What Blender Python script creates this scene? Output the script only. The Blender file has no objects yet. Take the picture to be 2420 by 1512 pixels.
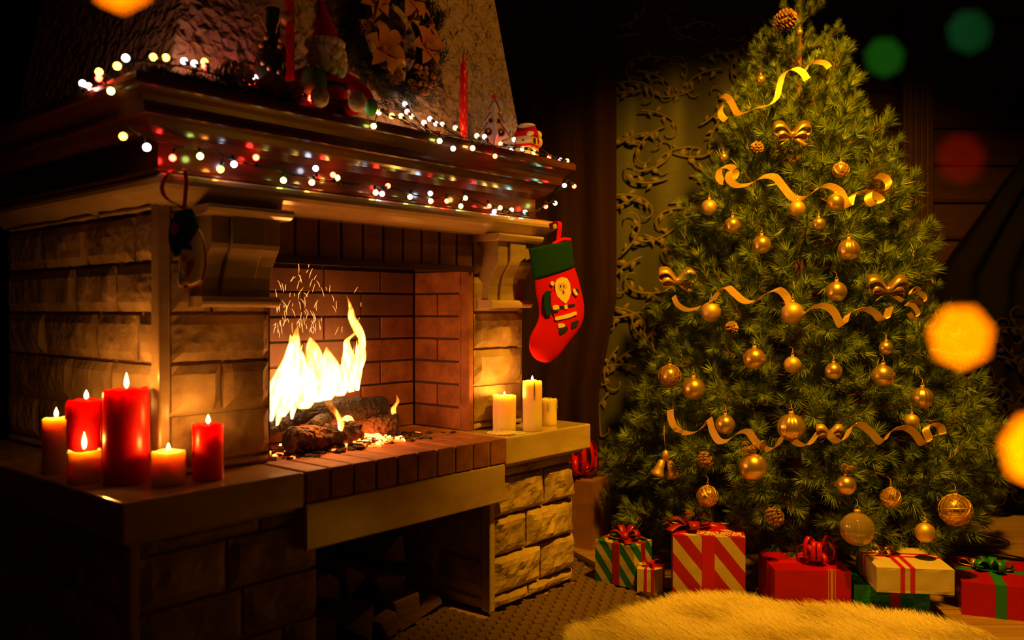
import bpy, math, random
from mathutils import Vector, noise, Matrix
S = bpy.context.scene
C = S.collection
PI = math.pi; noise.seed_set(3)
# ------------------------------------------------------------------ camera, world, lamps, exposure
cam = bpy.data.objects.new('camera', bpy.data.cameras.new('camera'))
C.objects.link(cam)
cam.data.sensor_width = 36.0
cam.data.lens = 2050 / 2420 * 36.0
cam.data.shift_y = (756 - 733) / 2420 * -1.0
cam.location = (0, 0, 1.0)
cam.rotation_euler = (PI / 2, 0, 0)
cam.data.dof.use_dof = True
cam.data.dof.focus_distance = 2.95
APER = 0.018
cam.data.dof.aperture_fstop = cam.data.lens / 1000 / APER
cam.data.dof.aperture_blades = 7
cam.data.dof.aperture_rotation = 0.25
cam.data.clip_start = 0.02
S.camera = cam
wd = bpy.data.worlds.new('world'); S.world = wd; wd.use_nodes = True
wd.node_tree.nodes['Background'].inputs[0].default_value = (1, .4, .1, 1)
wd.node_tree.nodes['Background'].inputs[1].default_value = 0.002
S.view_settings.view_transform = 'Standard'
S.view_settings.look = 'None'
S.view_settings.exposure = 0.0
S.view_settings.gamma = 1.0
S.view_settings.use_curve_mapping = False
S.cycles.use_denoising = True
S.cycles.use_light_tree = True
S.cycles.sample_clamp_indirect = 3.0
S.cycles.max_bounces = 8
S.cycles.diffuse_bounces = 3
S.cycles.transparent_max_bounces = 32

def lamp(name, kind, loc, energy, col, **kw):
    l = bpy.data.lights.new(name, kind); l.energy = energy; l.color = col
    for k, v in kw.items(): setattr(l, k, v)
    o = bpy.data.objects.new(name, l); C.objects.link(o); o.location = loc
    return o
def aim(o, to):
    o.rotation_euler = (Vector(to) - o.location).to_track_quat('-Z', 'Y').to_euler()
WARM = (1.0, .43, .010)
k = lamp('tree_lamp', 'SPOT', (.98, 2.10, 2.68), 400, WARM, spot_size=math.radians(89), spot_blend=.7, shadow_soft_size=.05)
aim(k, (1.24, 3.35, .97))
k = lamp('fill_light', 'AREA', (1.6, -.9, 2.3), .6, (1, .30, .03), size=1.0)  # added weak fill from behind the camera, not a fixture of the room
aim(k, (0, 3, .8))
k = lamp('chimney_fill', 'SPOT', (1.45, 2.0, 2.55), 34, (1, .40, .03), spot_size=math.radians(52), spot_blend=1.0, shadow_soft_size=.06)  # added spot to brighten the chimney breast, where the tree lamp falls short
aim(k, (-.10, 3.05, 2.0))
FIRE = (1.0, .30, .04)

# ------------------------------------------------------------------ frame of the fireplace and pixel helpers (photo is 2420 x 1512)
F_, CX, HY, CZ = 2050.0, 1210.0, 733.0, 1.0
O = Vector((-.8476, 1.888, 0)); U = Vector((.6514, .7587, 0)); W = Vector((-.7587, .6514, 0))
ANG = math.atan2(.7587, .6514)
def L2W(a, b, z): return O + U * a + W * b + Vector((0, 0, z))
def ray(x, y): return Vector(((x - CX) / F_, 1.0, (HY - y) / F_))
def onb(x, y, b):
    r = ray(x, y); t = (O.dot(W) + b) / r.dot(W); p = r * t
    d = p - O; return (d.dot(U), b, CZ + r.z * t)
def ona(x, y, a):
    r = ray(x, y); t = (O.dot(U) + a) / r.dot(U); p = r * t
    d = p - O; return (a, d.dot(W), CZ + r.z * t)
def onY(x, y, Y):
    r = ray(x, y) * Y; return Vector((r.x, Y, CZ + r.z))

# ------------------------------------------------------------------ mesh builder
def V(*a): return Vector(a)
class MB:
    def __init__(s): s.v = []; s.f = []; s.m = []; s.cur = 0
    def add(s, vs, fs):
        n = len(s.v); s.v += [tuple(v) for v in vs]
        for f in fs: s.f.append(tuple(i + n for i in f)); s.m.append(s.cur)
        return s
    def box(s, x0, x1, y0, y1, z0, z1, M=None):
        vs = [V(x, y, z) for x in (x0, x1) for y in (y0, y1) for z in (z0, z1)]
        if M: vs = [M @ v for v in vs]
        return s.add(vs, [(0,1,3,2),(4,6,7,5),(0,4,5,1),(2,3,7,6),(0,2,6,4),(1,5,7,3)])
    def prism(s, pts, d, M=None):          # planar outline (3d points) pushed along d
        n = len(pts); a = [Vector(p) for p in pts]; b = [p + Vector(d) for p in a]
        vs = a + b
        if M: vs = [M @ v for v in vs]
        return s.add(vs, [tuple(range(n))[::-1], tuple(range(n, 2*n))] + [(i, (i+1)%n, (i+1)%n+n, i+n) for i in range(n)])
    def lathe(s, prof, seg=20, c=(0,0,0), M=None, ribs=0, ribamp=0):
        c = Vector(c); vs = []; n = len(prof)
        for i in range(seg):
            t = 2*PI*i/seg
            for r, z in prof:
                rr = r*(1 + (ribamp*math.cos(ribs*t) if ribs else 0))
                vs.append(c + V(rr*math.cos(t), rr*math.sin(t), z))
        if M: vs = [M @ v for v in vs]
        fs = []
        for i in range(seg):
            j = (i+1) % seg
            for k in range(n-1): fs.append((i*n+k, j*n+k, j*n+k+1, i*n+k+1))
        fs.append(tuple(i*n for i in range(seg))[::-1]); fs.append(tuple(i*n+n-1 for i in range(seg)))
        return s.add(vs, fs)
    def tube(s, pts, rad, seg=8, cap=True, flat=1.0):
        pts = [Vector(p) for p in pts]; n = len(pts)
        if not hasattr(rad, '__len__'): rad = [rad]*n
        vs = []; up = None
        for i, p in enumerate(pts):
            t = (pts[min(i+1, n-1)] - pts[max(i-1, 0)])
            if t.length < 1e-9: t = V(0, 0, 1)
            t.normalize()
            if up is None: up = t.orthogonal().normalized()
            up = (up - t*up.dot(t))
            if up.length < 1e-6: up = t.orthogonal()
            up.normalize(); sd = t.cross(up)
            for k in range(seg):
                a = 2*PI*k/seg; vs.append(p + (up*math.cos(a)*flat + sd*math.sin(a))*rad[i])
        fs = []
        for i in range(n-1):
            for k in range(seg):
                j = (k+1) % seg; fs.append((i*seg+k, i*seg+j, (i+1)*seg+j, (i+1)*seg+k))
        if cap: fs.append(tuple(range(seg))[::-1]); fs.append(tuple((n-1)*seg+k for k in range(seg)))
        return s.add(vs, fs)
    def ball(s, c, r, seg=14, rings=8, sc=(1,1,1), M=None):
        c = Vector(c); vs = [V(0,0,-1)]
        for i in range(1, rings):
            p = -PI/2 + PI*i/rings
            for k in range(seg):
                a = 2*PI*k/seg; vs.append(V(math.cos(p)*math.cos(a), math.cos(p)*math.sin(a), math.sin(p)))
        vs.append(V(0,0,1))
        vs = [c + V(v.x*r*sc[0], v.y*r*sc[1], v.z*r*sc[2]) for v in vs]
        if M: vs = [M @ v for v in vs]
        fs = []
        for k in range(seg):
            j = (k+1) % seg
            fs.append((0, 1+j, 1+k)); fs.append((len(vs)-1, 1+(rings-2)*seg+k, 1+(rings-2)*seg+j))
            for i in range(rings-2): fs.append((1+i*seg+k, 1+i*seg+j, 1+(i+1)*seg+j, 1+(i+1)*seg+k))
        return s.add(vs, fs)
    def loft(s, secs):                     # list of rings with equal counts
        n = len(secs[0]); vs = [v for r in secs for v in r]; fs = []
        for i in range(len(secs)-1):
            for k in range(n):
                j = (k+1) % n; fs.append((i*n+k, i*n+j, (i+1)*n+j, (i+1)*n+k))
        fs.append(tuple(range(n))[::-1]); fs.append(tuple((len(secs)-1)*n+k for k in range(n)))
        return s.add(vs, fs)
    def strip(s, pts, wid):                # ribbon: points with width vectors
        n = len(pts); vs = []
        for p, w in zip(pts, wid): vs += [Vector(p)-Vector(w)*.5, Vector(p)+Vector(w)*.5]
        return s.add(vs, [(2*i, 2*i+1, 2*i+3, 2*i+2) for i in range(n-1)])
    def mesh(s, name, mats, smooth=False):
        me = bpy.data.meshes.new(name); me.from_pydata(s.v, [], s.f)
        if not isinstance(mats, (list, tuple)): mats = [mats]
        for m in mats: me.materials.append(m)
        if len(mats) > 1: me.polygons.foreach_set('material_index', s.m)
        if smooth: me.polygons.foreach_set('use_smooth', [True]*len(me.polygons))
        me.update(); return me
    def build(s, name, mats, parent=None, loc=(0,0,0), rotz=0, smooth=False, bevel=0, solid=0, subsurf=0, auto=False):
        o = bpy.data.objects.new(name, s.mesh(name, mats, smooth or auto)); C.objects.link(o)
        if parent: o.parent = parent
        o.location = loc
        o.rotation_euler = rotz if hasattr(rotz, '__len__') else (0, 0, rotz)
        if solid: m = o.modifiers.new('solid', 'SOLIDIFY'); m.thickness = solid; m.offset = 0
        if bevel: m = o.modifiers.new('bevel', 'BEVEL'); m.width = bevel; m.segments = 2; m.limit_method = 'ANGLE'
        if subsurf: m = o.modifiers.new('sub', 'SUBSURF'); m.levels = subsurf; m.render_levels = subsurf
        return o
def tag(o, label=None, cat=None, group=None, kind=None):
    if label: o['label'] = label
    if cat: o['category'] = cat
    if group: o['group'] = group
    if kind: o['kind'] = kind
    return o
def empty(name, loc=(0,0,0), rotz=0, **kw):
    o = bpy.data.objects.new(name, None); C.objects.link(o); o.empty_display_size = .05
    o.location = loc; o.rotation_euler = (0, 0, rotz)
    return tag(o, **kw)
def catmull(pts, n=6):
    pts = [Vector(p) for p in pts]; out = []
    for i in range(len(pts)-1):
        p0, p1, p2, p3 = pts[max(i-1,0)], pts[i], pts[i+1], pts[min(i+2, len(pts)-1)]
        for k in range(n):
            t = k/n
            out.append(.5*((2*p1) + (-p0+p2)*t + (2*p0-5*p1+4*p2-p3)*t*t + (-p0+3*p1-3*p2+p3)*t**3))
    return out + [pts[-1]]

# ------------------------------------------------------------------ materials
def mat(name, col, rough=.6, metal=0, col2=None, cscale=6, csharp=(.35,.65), bump=0, bscale=20, bdet=6, bdist=.02, vor=0, vscale=30,
        spec=.5, coat=0, sss=0, sssr=(1,.35,.12), ssss=.03, emit=None, estr=0, trans=0, ior=1.45, stretch=None, sheen=0, alpha=1):
    m = bpy.data.materials.new(name); m.use_nodes = True
    nt = m.node_tree; N = nt.nodes; L = nt.links; b = N['Principled BSDF']
    b.inputs['Base Color'].default_value = (*col, 1); b.inputs['Roughness'].default_value = rough
    b.inputs['Metallic'].default_value = metal; b.inputs['Specular IOR Level'].default_value = spec
    b.inputs['Coat Weight'].default_value = coat; b.inputs['Coat Roughness'].default_value = .12
    b.inputs['IOR'].default_value = ior; b.inputs['Transmission Weight'].default_value = trans
    b.inputs['Sheen Weight'].default_value = sheen; b.inputs['Alpha'].default_value = alpha
    if sss:
        b.inputs['Subsurface Weight'].default_value = sss; b.inputs['Subsurface Radius'].default_value = sssr
        b.inputs['Subsurface Scale'].default_value = ssss
    if emit: b.inputs['Emission Color'].default_value = (*emit, 1); b.inputs['Emission Strength'].default_value = estr
    tc = N.new('ShaderNodeTexCoord'); co = tc.outputs['Object']
    if stretch:
        mp = N.new('ShaderNodeMapping'); mp.inputs['Scale'].default_value = stretch; L.new(co, mp.inputs[0]); co = mp.outputs[0]
    if col2:
        nz = N.new('ShaderNodeTexNoise'); nz.inputs['Scale'].default_value = cscale; nz.inputs['Detail'].default_value = 7
        nz.inputs['Roughness'].default_value = .62; L.new(co, nz.inputs['Vector'])
        r = N.new('ShaderNodeValToRGB'); r.color_ramp.elements[0].position = csharp[0]; r.color_ramp.elements[1].position = csharp[1]
        r.color_ramp.elements[0].color = (*col, 1); r.color_ramp.elements[1].color = (*col2, 1)
        L.new(nz.outputs['Fac'], r.inputs[0]); L.new(r.outputs[0], b.inputs['Base Color'])
    last = None
    if vor:
        vz = N.new('ShaderNodeTexVoronoi'); vz.inputs['Scale'].default_value = vscale
        n2 = N.new('ShaderNodeTexNoise'); n2.inputs['Scale'].default_value = vscale*.6; L.new(co, n2.inputs['Vector'])
        ad = N.new('ShaderNodeMixRGB'); ad.blend_type = 'LINEAR_LIGHT'; ad.inputs[0].default_value = .04
        L.new(co, ad.inputs[1]); L.new(n2.outputs['Color'], ad.inputs[2]); L.new(ad.outputs[0], vz.inputs['Vector'])
        bp = N.new('ShaderNodeBump'); bp.inputs['Strength'].default_value = vor; bp.inputs['Distance'].default_value = bdist
        L.new(vz.outputs['Distance'], bp.inputs['Height']); last = bp
    if bump:
        nb = N.new('ShaderNodeTexNoise'); nb.inputs['Scale'].default_value = bscale; nb.inputs['Detail'].default_value = bdet
        L.new(co, nb.inputs['Vector'])
        bp = N.new('ShaderNodeBump'); bp.inputs['Strength'].default_value = bump; bp.inputs['Distance'].default_value = bdist
        L.new(nb.outputs['Fac'], bp.inputs['Height'])
        if last: L.new(last.outputs[0], bp.inputs['Normal'])
        last = bp
    if last: L.new(last.outputs[0], b.inputs['Normal'])
    return m
def emis(name, col, st, rim=None):
    m = bpy.data.materials.new(name); m.use_nodes = True; nt = m.node_tree; N = nt.nodes; L = nt.links
    N.remove(N['Principled BSDF']); out = N['Material Output']
    e = N.new('ShaderNodeEmission'); e.inputs[0].default_value = (*col, 1); e.inputs[1].default_value = st
    if rim is None: L.new(e.outputs[0], out.inputs[0]); return m
    lw = N.new('ShaderNodeLayerWeight'); lw.inputs[0].default_value = .5
    r = N.new('ShaderNodeValToRGB'); r.color_ramp.elements[0].position = .15; r.color_ramp.elements[0].color = (*col, 1)
    r.color_ramp.elements[1].position = .8; r.color_ramp.elements[1].color = (*rim, 1)
    L.new(lw.outputs['Facing'], r.inputs[0]); L.new(r.outputs[0], e.inputs[0])
    tr = N.new('ShaderNodeBsdfTransparent'); mx = N.new('ShaderNodeMixShader')
    mr = N.new('ShaderNodeMapRange'); mr.inputs[1].default_value = .35; mr.inputs[2].default_value = .95
    L.new(lw.outputs['Facing'], mr.inputs[0]); L.new(mr.outputs[0], mx.inputs[0]); L.new(e.outputs[0], mx.inputs[1]); L.new(tr.outputs[0], mx.inputs[2])
    L.new(mx.outputs[0], out.inputs[0]); return m

M = {}
M['stone'] = mat('split stone', (.54,.38,.20), .62, col2=(.26,.165,.08), cscale=9, bump=.55, bscale=38, bdist=.012)
M['stone_b'] = mat('split stone veined', (.60,.43,.24), .55, col2=(.29,.19,.09), cscale=5, bump=.45, bscale=24, bdist=.012)
M['mortar'] = mat('pale mortar', (.50,.36,.20), .85, bump=.3, bscale=80, bdist=.004)
M['marble'] = mat('polished beige marble', (.58,.42,.23), .16, col2=(.36,.23,.11), cscale=3.5, csharp=(.45,.75), coat=.4, stretch=(1,1,2.5))
M['marble_d'] = mat('honed beige marble', (.46,.33,.18), .3, col2=(.30,.20,.10), cscale=4, stretch=(1,1,3))
M['brick'] = mat('orange brown brick', (.42,.15,.05), .72, col2=(.22,.07,.025), cscale=14, bump=.35, bscale=70, bdist=.004)
M['brick_s'] = mat('sooty brick', (.20,.08,.04), .75, col2=(.11,.045,.025), cscale=9, bump=.35, bscale=60, bdist=.004)
M['dark_mortar'] = mat('soot dark mortar', (.07,.04,.025), .9)
M['wood'] = mat('dark varnished wood', (.11,.028,.012), .22, col2=(.055,.014,.008), cscale=4, coat=.7, stretch=(1,1,8))
M['plaster'] = mat('knocked down plaster', (.50,.35,.19), .78, bump=.7, bscale=30, bdet=2, bdist=.04, vor=.8, vscale=26)
M['plank'] = mat('reddish brown log wall', (.050,.013,.007), .6, col2=(.030,.008,.005), cscale=5, stretch=(.6,5,5), bump=.15, bscale=20)
M['ceil'] = mat('dark ceiling boards', (.08,.04,.02), .7)
M['tile'] = mat('brown hexagon tile', (.17,.10,.065), .38, col2=(.11,.065,.04), cscale=7, bump=.1, bscale=60, bdist=.003)
M['grout'] = mat('tan grout', (.33,.19,.10), .8, bump=.2, bscale=90, bdist=.002)
M['floorwood'] = mat('honey wood floor', (.40,.24,.10), .38, col2=(.27,.15,.06), cscale=3, stretch=(1,9,1), bump=.05, bscale=30)
M['iron'] = mat('sooty iron', (.12,.07,.05), .35, metal=.8)
M['red_wax'] = mat('red wax', (.78,.012,.008), .32, sss=1, sssr=(1,.10,.04), ssss=.05)
M['ivory_wax'] = mat('ivory wax', (.90,.70,.44), .4, sss=1, sssr=(1,.55,.2), ssss=.035)
M['wick'] = mat('burnt wick', (.02,.015,.01), .9)
M['flame'] = emis('candle flame', (1,.62,.2), 9)
M['log'] = mat('charred bark', (.20,.09,.04), .85, col2=(.03,.018,.012), cscale=12, csharp=(.4,.6), vor=1.0, vscale=38, bdist=.025)
M['char'] = mat('black char', (.018,.013,.011), .75, vor=.8, vscale=45, bdist=.012)
M['birch'] = mat('split firewood', (.22,.11,.055), .8, col2=(.13,.06,.03), cscale=8, stretch=(1,1,6), bump=.3, bscale=30)
M['barkwood'] = mat('firewood bark', (.09,.05,.03), .9, bump=.8, bscale=25)
M['ember'] = emis('glowing ember', (1,.09,.01), 6)
M['ember2'] = emis('hot ember', (1,.25,.04), 10)
M['ash'] = mat('ash and char crumbs', (.05,.03,.022), .95)
M['spark'] = emis('spark', (1,.30,.07), 4)
M['needle'] = mat('pine needles', (.115,.195,.030), .40, col2=(.23,.30,.045), cscale=30, spec=.5)
M['needle_d'] = mat('dark fir needles', (.03,.04,.015), .6)
M['twig'] = mat('brown twig', (.28,.12,.05), .7)
M['gold'] = mat('brushed gold', (.85,.55,.16), .30, metal=.85)
M['gold_m'] = mat('matte gold', (.75,.48,.15), .48, metal=.7)
M['gold_r'] = mat('gold organza ribbon', (.72,.44,.12), .34, metal=.6, bump=.3, bscale=180, bdist=.003)
M['glass'] = mat('amber tinted ornament glass', (.9,.66,.36), .05, trans=.75, metal=.15)
M['cone'] = mat('pine cone', (.26,.12,.05), .6, col2=(.42,.23,.10), cscale=40)
M['red'] = mat('red paper', (.62,.014,.012), .42, bump=.2, bscale=7, bdist=.02)
M['red_foil'] = mat('red foil', (.50,.006,.006), .30, metal=.3, bump=.35, bscale=5, bdist=.03)
M['green_foil'] = mat('green foil', (.02,.30,.06), .22, metal=.4, bump=.5, bscale=6, bdist=.03)
M['cream'] = mat('cream paper', (.60,.50,.32), .5, bump=.12, bscale=8)
M['brownpaper'] = mat('brown satin paper', (.36,.16,.08), .32, metal=.2)
M['ribbon_red'] = mat('red satin ribbon', (.52,.006,.008), .3)
M['ribbon_dark'] = mat('dark red ribbon', (.33,.010,.012), .35)
M['ribbon_green'] = mat('green satin ribbon', (.02,.20,.07), .35)
M['fur'] = mat('cream sheepskin wool', (.86,.72,.44), .8, sheen=.3)
M['felt_red'] = mat('red felt', (.50,.006,.006), .95, spec=.08, bump=.3, bscale=160, bdist=.002, )
M['felt_green'] = mat('dark green felt', (.008,.040,.022), .95, spec=.08, bump=.3, bscale=160, bdist=.002)
M['felt_cream'] = mat('cream felt', (.72,.60,.34), .9)
M['felt_black'] = mat('black felt', (.012,.012,.012), .9)
M['white_fluff'] = mat('white fluff', (.78,.70,.52), .95, bump=1, bscale=60, bdist=.01)
M['skin'] = mat('doll face', (.65,.38,.25), .7)
M['green_cloth'] = mat('green plush', (.10,.30,.05), .85)
M['curtain'] = mat('brown velvet curtain', (.034,.014,.007), 1.0, spec=.08, stretch=(60,60,.6), col2=(.022,.009,.005), cscale=2)
M['green_c'] = mat('dark green taffeta', (.042,.040,.014), .5, bump=.15, bscale=14, bdist=.01)
M['vine'] = mat('olive cord embroidery', (.17,.125,.04), .5)
M['dark_vine'] = mat('brown cord embroidery', (.022,.014,.007), .9, spec=.1)
M['dark_c'] = mat('dark patterned drape', (.007,.005,.004), 1.0, spec=.03)
M['wire'] = mat('dark green wire', (.010,.018,.010), .4)
M['silver'] = mat('pale carved wood', (.72,.62,.44), .5)
M['ceramic'] = mat('cream ceramic', (.70,.55,.30), .25)
M['petal'] = mat('dried coral petal', (.55,.20,.10), .55, bump=.3, bscale=40)
M['darkglass'] = mat('dark green glass', (.015,.02,.008), .15, coat=.5)
M['snow'] = mat('glitter snow', (.8,.72,.55), .6, bump=.6, bscale=120, bdist=.004)
BULB = {'W': (.62,.66,.80), 'Y': (1,.50,.08), 'O': (1,.28,.02), 'R': (1,.03,.015), 'G': (.60,.75,.12), 'C': (.30,.75,.55), 'P': (1,.25,.18)}
for kk, cc in BULB.items(): M['b' + kk] = emis('bulb ' + kk, cc, {'R': 32, 'O': 30, 'P': 30, 'Y': 24}.get(kk, 16), None)

def stripes(name, ca, cb, freq, dx=1.0, dz=1.0, duty=.5):
    m = mat(name, ca, .35); nt = m.node_tree; N = nt.nodes; L = nt.links
    tc = N.new('ShaderNodeTexCoord'); sp = N.new('ShaderNodeSeparateXYZ'); L.new(tc.outputs['Object'], sp.inputs[0])
    a = N.new('ShaderNodeMath'); a.operation = 'MULTIPLY'; a.inputs[1].default_value = dx*freq; L.new(sp.outputs[0], a.inputs[0])
    y = N.new('ShaderNodeMath'); y.operation = 'MULTIPLY_ADD'; y.inputs[1].default_value = .8*freq; L.new(sp.outputs[1], y.inputs[0]); L.new(a.outputs[0], y.inputs[2])
    b = N.new('ShaderNodeMath'); b.operation = 'MULTIPLY_ADD'; b.inputs[1].default_value = dz*freq; L.new(sp.outputs[2], b.inputs[0]); L.new(y.outputs[0], b.inputs[2])
    fr = N.new('ShaderNodeMath'); fr.operation = 'FRACT'; L.new(b.outputs[0], fr.inputs[0])
    gt = N.new('ShaderNodeMath'); gt.operation = 'GREATER_THAN'; gt.inputs[1].default_value = duty; L.new(fr.outputs[0], gt.inputs[0])
    mx = N.new('ShaderNodeMixRGB'); mx.inputs[1].default_value = (*ca, 1); mx.inputs[2].default_value = (*cb, 1)
    L.new(gt.outputs[0], mx.inputs[0]); L.new(mx.outputs[0], N['Principled BSDF'].inputs['Base Color']); return m
M['stripe_rw'] = stripes('red and cream striped paper', (.42,.006,.008), (.58,.44,.26), 10.5, 1.0, .82, .52)
M['stripe_gw'] = stripes('green and cream striped paper', (.012,.15,.05), (.55,.45,.27), 15, 1.0, .8, .52)

# ------------------------------------------------------------------ the room
XL, XR, YF, YB, ZC = -1.80, 3.1, -1.6, 4.58, 2.75
def struct(o): o['kind'] = 'structure'; return o
# line where tiles meet the wood floor
def floor_x(Y): return .25 + (3.56 - Y) * .44
flo = struct(MB().box(XL, XR, YF, YB, -.12, -.012).build('floor', M['grout']))
# hexagon tiles in the frame of the fireplace
hexes = []
rx, ry = .0265, .0215
ia = -8
for i in range(-60, 90):
    for j in range(-90, 20):
        a = i*rx*1.5 + .62; b = j*ry*2 + (ry if i % 2 else 0) + .03
        p = L2W(a, b, 0)
        if p.x > floor_x(p.y) - .03 or p.y < .6 or p.x < XL + .05: continue
        if b > .04 and not (.60 < a < 1.21): 
            if a < 1.73: continue
        if 0 < a < 1.73 and b > .3: continue
        px = CX + p.x/p.y*F_; py = HY + F_/p.y
        vis = -5 < px < 2430 and py < 1530 and px > 850
        hexes.append((a, b, vis, p.y))
hx = MB()
pts = [V(rx*.93*math.cos(PI/3*k), ry*1.155*.93*math.sin(PI/3*k), 0) for k in range(6)]
low = [p*1.0 + V(0,0,-.012) for p in pts]; top = [p*.93 for p in pts]; mid = [p + V(0,0,-.002) for p in pts]
hx.add(low + mid + top, [tuple(range(12,18))] + [(k,(k+1)%6,(k+1)%6+6,k+6) for k in range(6)] + [(k+6,(k+1)%6+6,(k+1)%6+12,k+12) for k in range(6)])
hm = hx.mesh('tile', M['tile'])
vis = sorted([h for h in hexes if h[2]], key=lambda h: h[3]); part = vis[:300]; rest = vis[300:] + [h for h in hexes if not h[2]]
for h in part:
    o = bpy.data.objects.new('tile', hm); C.objects.link(o); o.parent = flo; p = L2W(h[0], h[1], 0)
    o.location = (p.x, p.y, random.Random(h[0]*999+h[1]).uniform(-.0006, .0006)); o.rotation_euler = (0, 0, ANG)
rm = MB(); R = Matrix.Rotation(ANG, 4, 'Z')
for h in rest:
    p = L2W(h[0], h[1], 0); Mx = Matrix.Translation(p) @ R
    rm.add([Mx @ Vector(v) for v in hx.v], hx.f)
if rest: tag(rm.build('small_tiles', M['tile'], flo), kind='stuff')
# wood floor boards, running away from the window
rnd = random.Random(4)
fd = V(.92, -.39, 0); fn = V(.39, .92, 0)
bw = .14; cnt = 0
for i in range(-3, 40):
    y0 = .4 + i*bw*.0
    off = i*bw
    # board as a strip in the y direction order, clipped by the tile line and the walls
    ys = [YF + .02 + off, YF + .02 + off + bw - .004]
    if ys[0] < YF or ys[1] > YB - .01: continue
    xs = [floor_x(ys[0]), floor_x(ys[1])]
    m = MB(); m.prism([V(xs[0]+.02, ys[0], -.010), V(XR-.01, ys[0], -.010), V(XR-.01, ys[1], -.010), V(xs[1]+.02, ys[1], -.010)], (0,0,.010 + rnd.uniform(0,.0008)))
    m.build('floor_board', M['floorwood'], flo)
m = MB(); m.prism([V(floor_x(YF)-.012, YF+.02, -.01), V(floor_x(YF)+.018, YF+.02, -.01), V(floor_x(YB)+.018, YB-.01, -.01), V(floor_x(YB)-.012, YB-.01, -.01)], (0,0,.016))
m.build('threshold_strip', M['iron'], flo)

def plank_wall(name, origin, d, length, nrm, rows=14, h=.196, breaks=()):
    w = empty(name, origin); w['kind'] = 'structure'
    d = Vector(d); nrm = Vector(nrm)
    b = MB(); q = [V(0,0,0), d*length, d*length + V(0,0,ZC), V(0,0,ZC)]
    b.prism([p - nrm*.03 for p in q], -nrm*.1); b.build('backing', M['dark_mortar'], w)
    bs = [0] + list(breaks) + [length]
    for i in range(rows):
        for s0, s1 in zip(bs[:-1], bs[1:]):
            z0 = i*h; z1 = min(ZC, z0+h-.006)
            prof = [(-.03, z0+.0), (-.006, z0+.004), (0, z0+.02), (.004, (z0+z1)/2), (0, z1-.02), (-.006, z1-.004), (-.03, z1)]
            m = MB(); m.prism([d*(s0+.002) + nrm*t + V(0,0,z) for t, z in prof], d*(s1-s0-.004))
            m.build('plank', M['plank'], w)
    return w
plank_wall('wall_back', (XL, YB, 0), (1,0,0), XR-XL, (0,-1,0), breaks=((2165-1210)/2050*YB - XL,))
plank_wall('wall_left', (XL, YF, 0), (0,1,0), YB-YF, (1,0,0))
plank_wall('wall_right', (XR, YF, 0), (0,1,0), YB-YF, (-1,0,0))
plank_wall('wall_front', (XL, YF, 0), (1,0,0), XR-XL, (0,1,0))
struct(MB().box(XL-.1, XR+.1, YF-.1, YB+.1, ZC, ZC+.1).build('ceiling', M['ceil']))
px = (2165-1210)/2050*4.50
m = MB().box(px-.078, px+.078, 4.47, YB+.01, 0, ZC)
for k in (-.045, -.015, .015, .045): m.box(px+k-.009, px+k+.009, 4.458, 4.475, 0, ZC)
struct(m.build('trim_1', M['plank'], bevel=.004))

# ------------------------------------------------------------------ fireplace
fp = empty('fireplace', O, ANG, label='stone and brick fireplace with a marble ledge and raised brick hearth', cat='fireplace')
BD = 1.22                      # depth of the body
def sweep(prof, aL, aR, bF, bB=BD):
    m = MB(); rings = []
    for out, z in prof: rings.append([V(aL-out, bB, z), V(aL-out, bF-out, z), V(aR+out, bF-out, z), V(aR+out, bB, z)])
    m.loft(rings); return m
def block(m, s0, s1, z0, z1, fn, depth=.05, amp=.012, seed=0, step=.022, edge=.010):
    """split-faced stone: fn(s, z, out) -> point; out is towards the viewer"""
    nx = max(3, round((s1-s0)/step)); nz = max(3, round((z1-z0)/step)); vs = []
    for j in range(nz+1):
        for i in range(nx+1):
            s = s0 + (s1-s0)*i/nx; z = z0 + (z1-z0)*j/nz
            e = min(i, nx-i, j, nz-j)
            n = noise.fractal(V(s*9+seed*3.1, z*9, seed*7.7), 1.0, 2.1, 4) + .8*abs(noise.noise(V(s*22+seed, z*17, seed)))
            o = 0 if e == 0 else edge*.8 + amp*(n+.35)*(1.0 if e > 1 else .7)
            ji = noise.noise(V(s*40, z*40, seed))*.003 if e == 0 else noise.noise(V(s*30, z*30, seed+5))*.006
            jj = noise.noise(V(s*40+9, z*40, seed))*.003
            vs.append(fn(s + (ji if 0 < i < nx or 1 else 0), z + jj, o))
    fs = [(j*(nx+1)+i, j*(nx+1)+i+1, (j+1)*(nx+1)+i+1, (j+1)*(nx+1)+i) for j in range(nz) for i in range(nx)]
    rim = [i for i in range(nx+1)] + [j*(nx+1)+nx for j in range(1, nz+1)] + [nz*(nx+1)+i for i in range(nx-1, -1, -1)] + [j*(nx+1) for j in range(nz-1, 0, -1)]
    n0 = len(vs)
    for r in rim:
        s = s0 + (s1-s0)*(r % (nx+1))/nx; z = z0 + (z1-z0)*(r//(nx+1))/nz
        vs.append(fn(s, z, -depth))
    k = len(rim)
    for i in range(k): fs.append((rim[i], n0+i, n0+(i+1) % k, rim[(i+1) % k]))
    m.add(vs, fs)
seedc = [1]
def stone(s0, s1, z0, z1, plane, at, amp=.010, mt=None, depth=.05, gap=.005, parent=None, step=.022):
    seedc[0] += 1
    if plane == 'b': fn = lambda s, z, o: V(s, at-o, z)
    elif plane == 'a': fn = lambda s, z, o: V(at-o, s, z)
    else: fn = lambda s, z, o: V(at-o, s, z)
    m = MB(); block(m, s0+gap, s1-gap, z0+gap, z1-gap, fn, depth=depth, amp=amp, seed=seedc[0], step=step)
    return m.build('stone', mt or (M['stone'] if seedc[0] % 3 else M['stone_b']), parent or fp)
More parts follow.
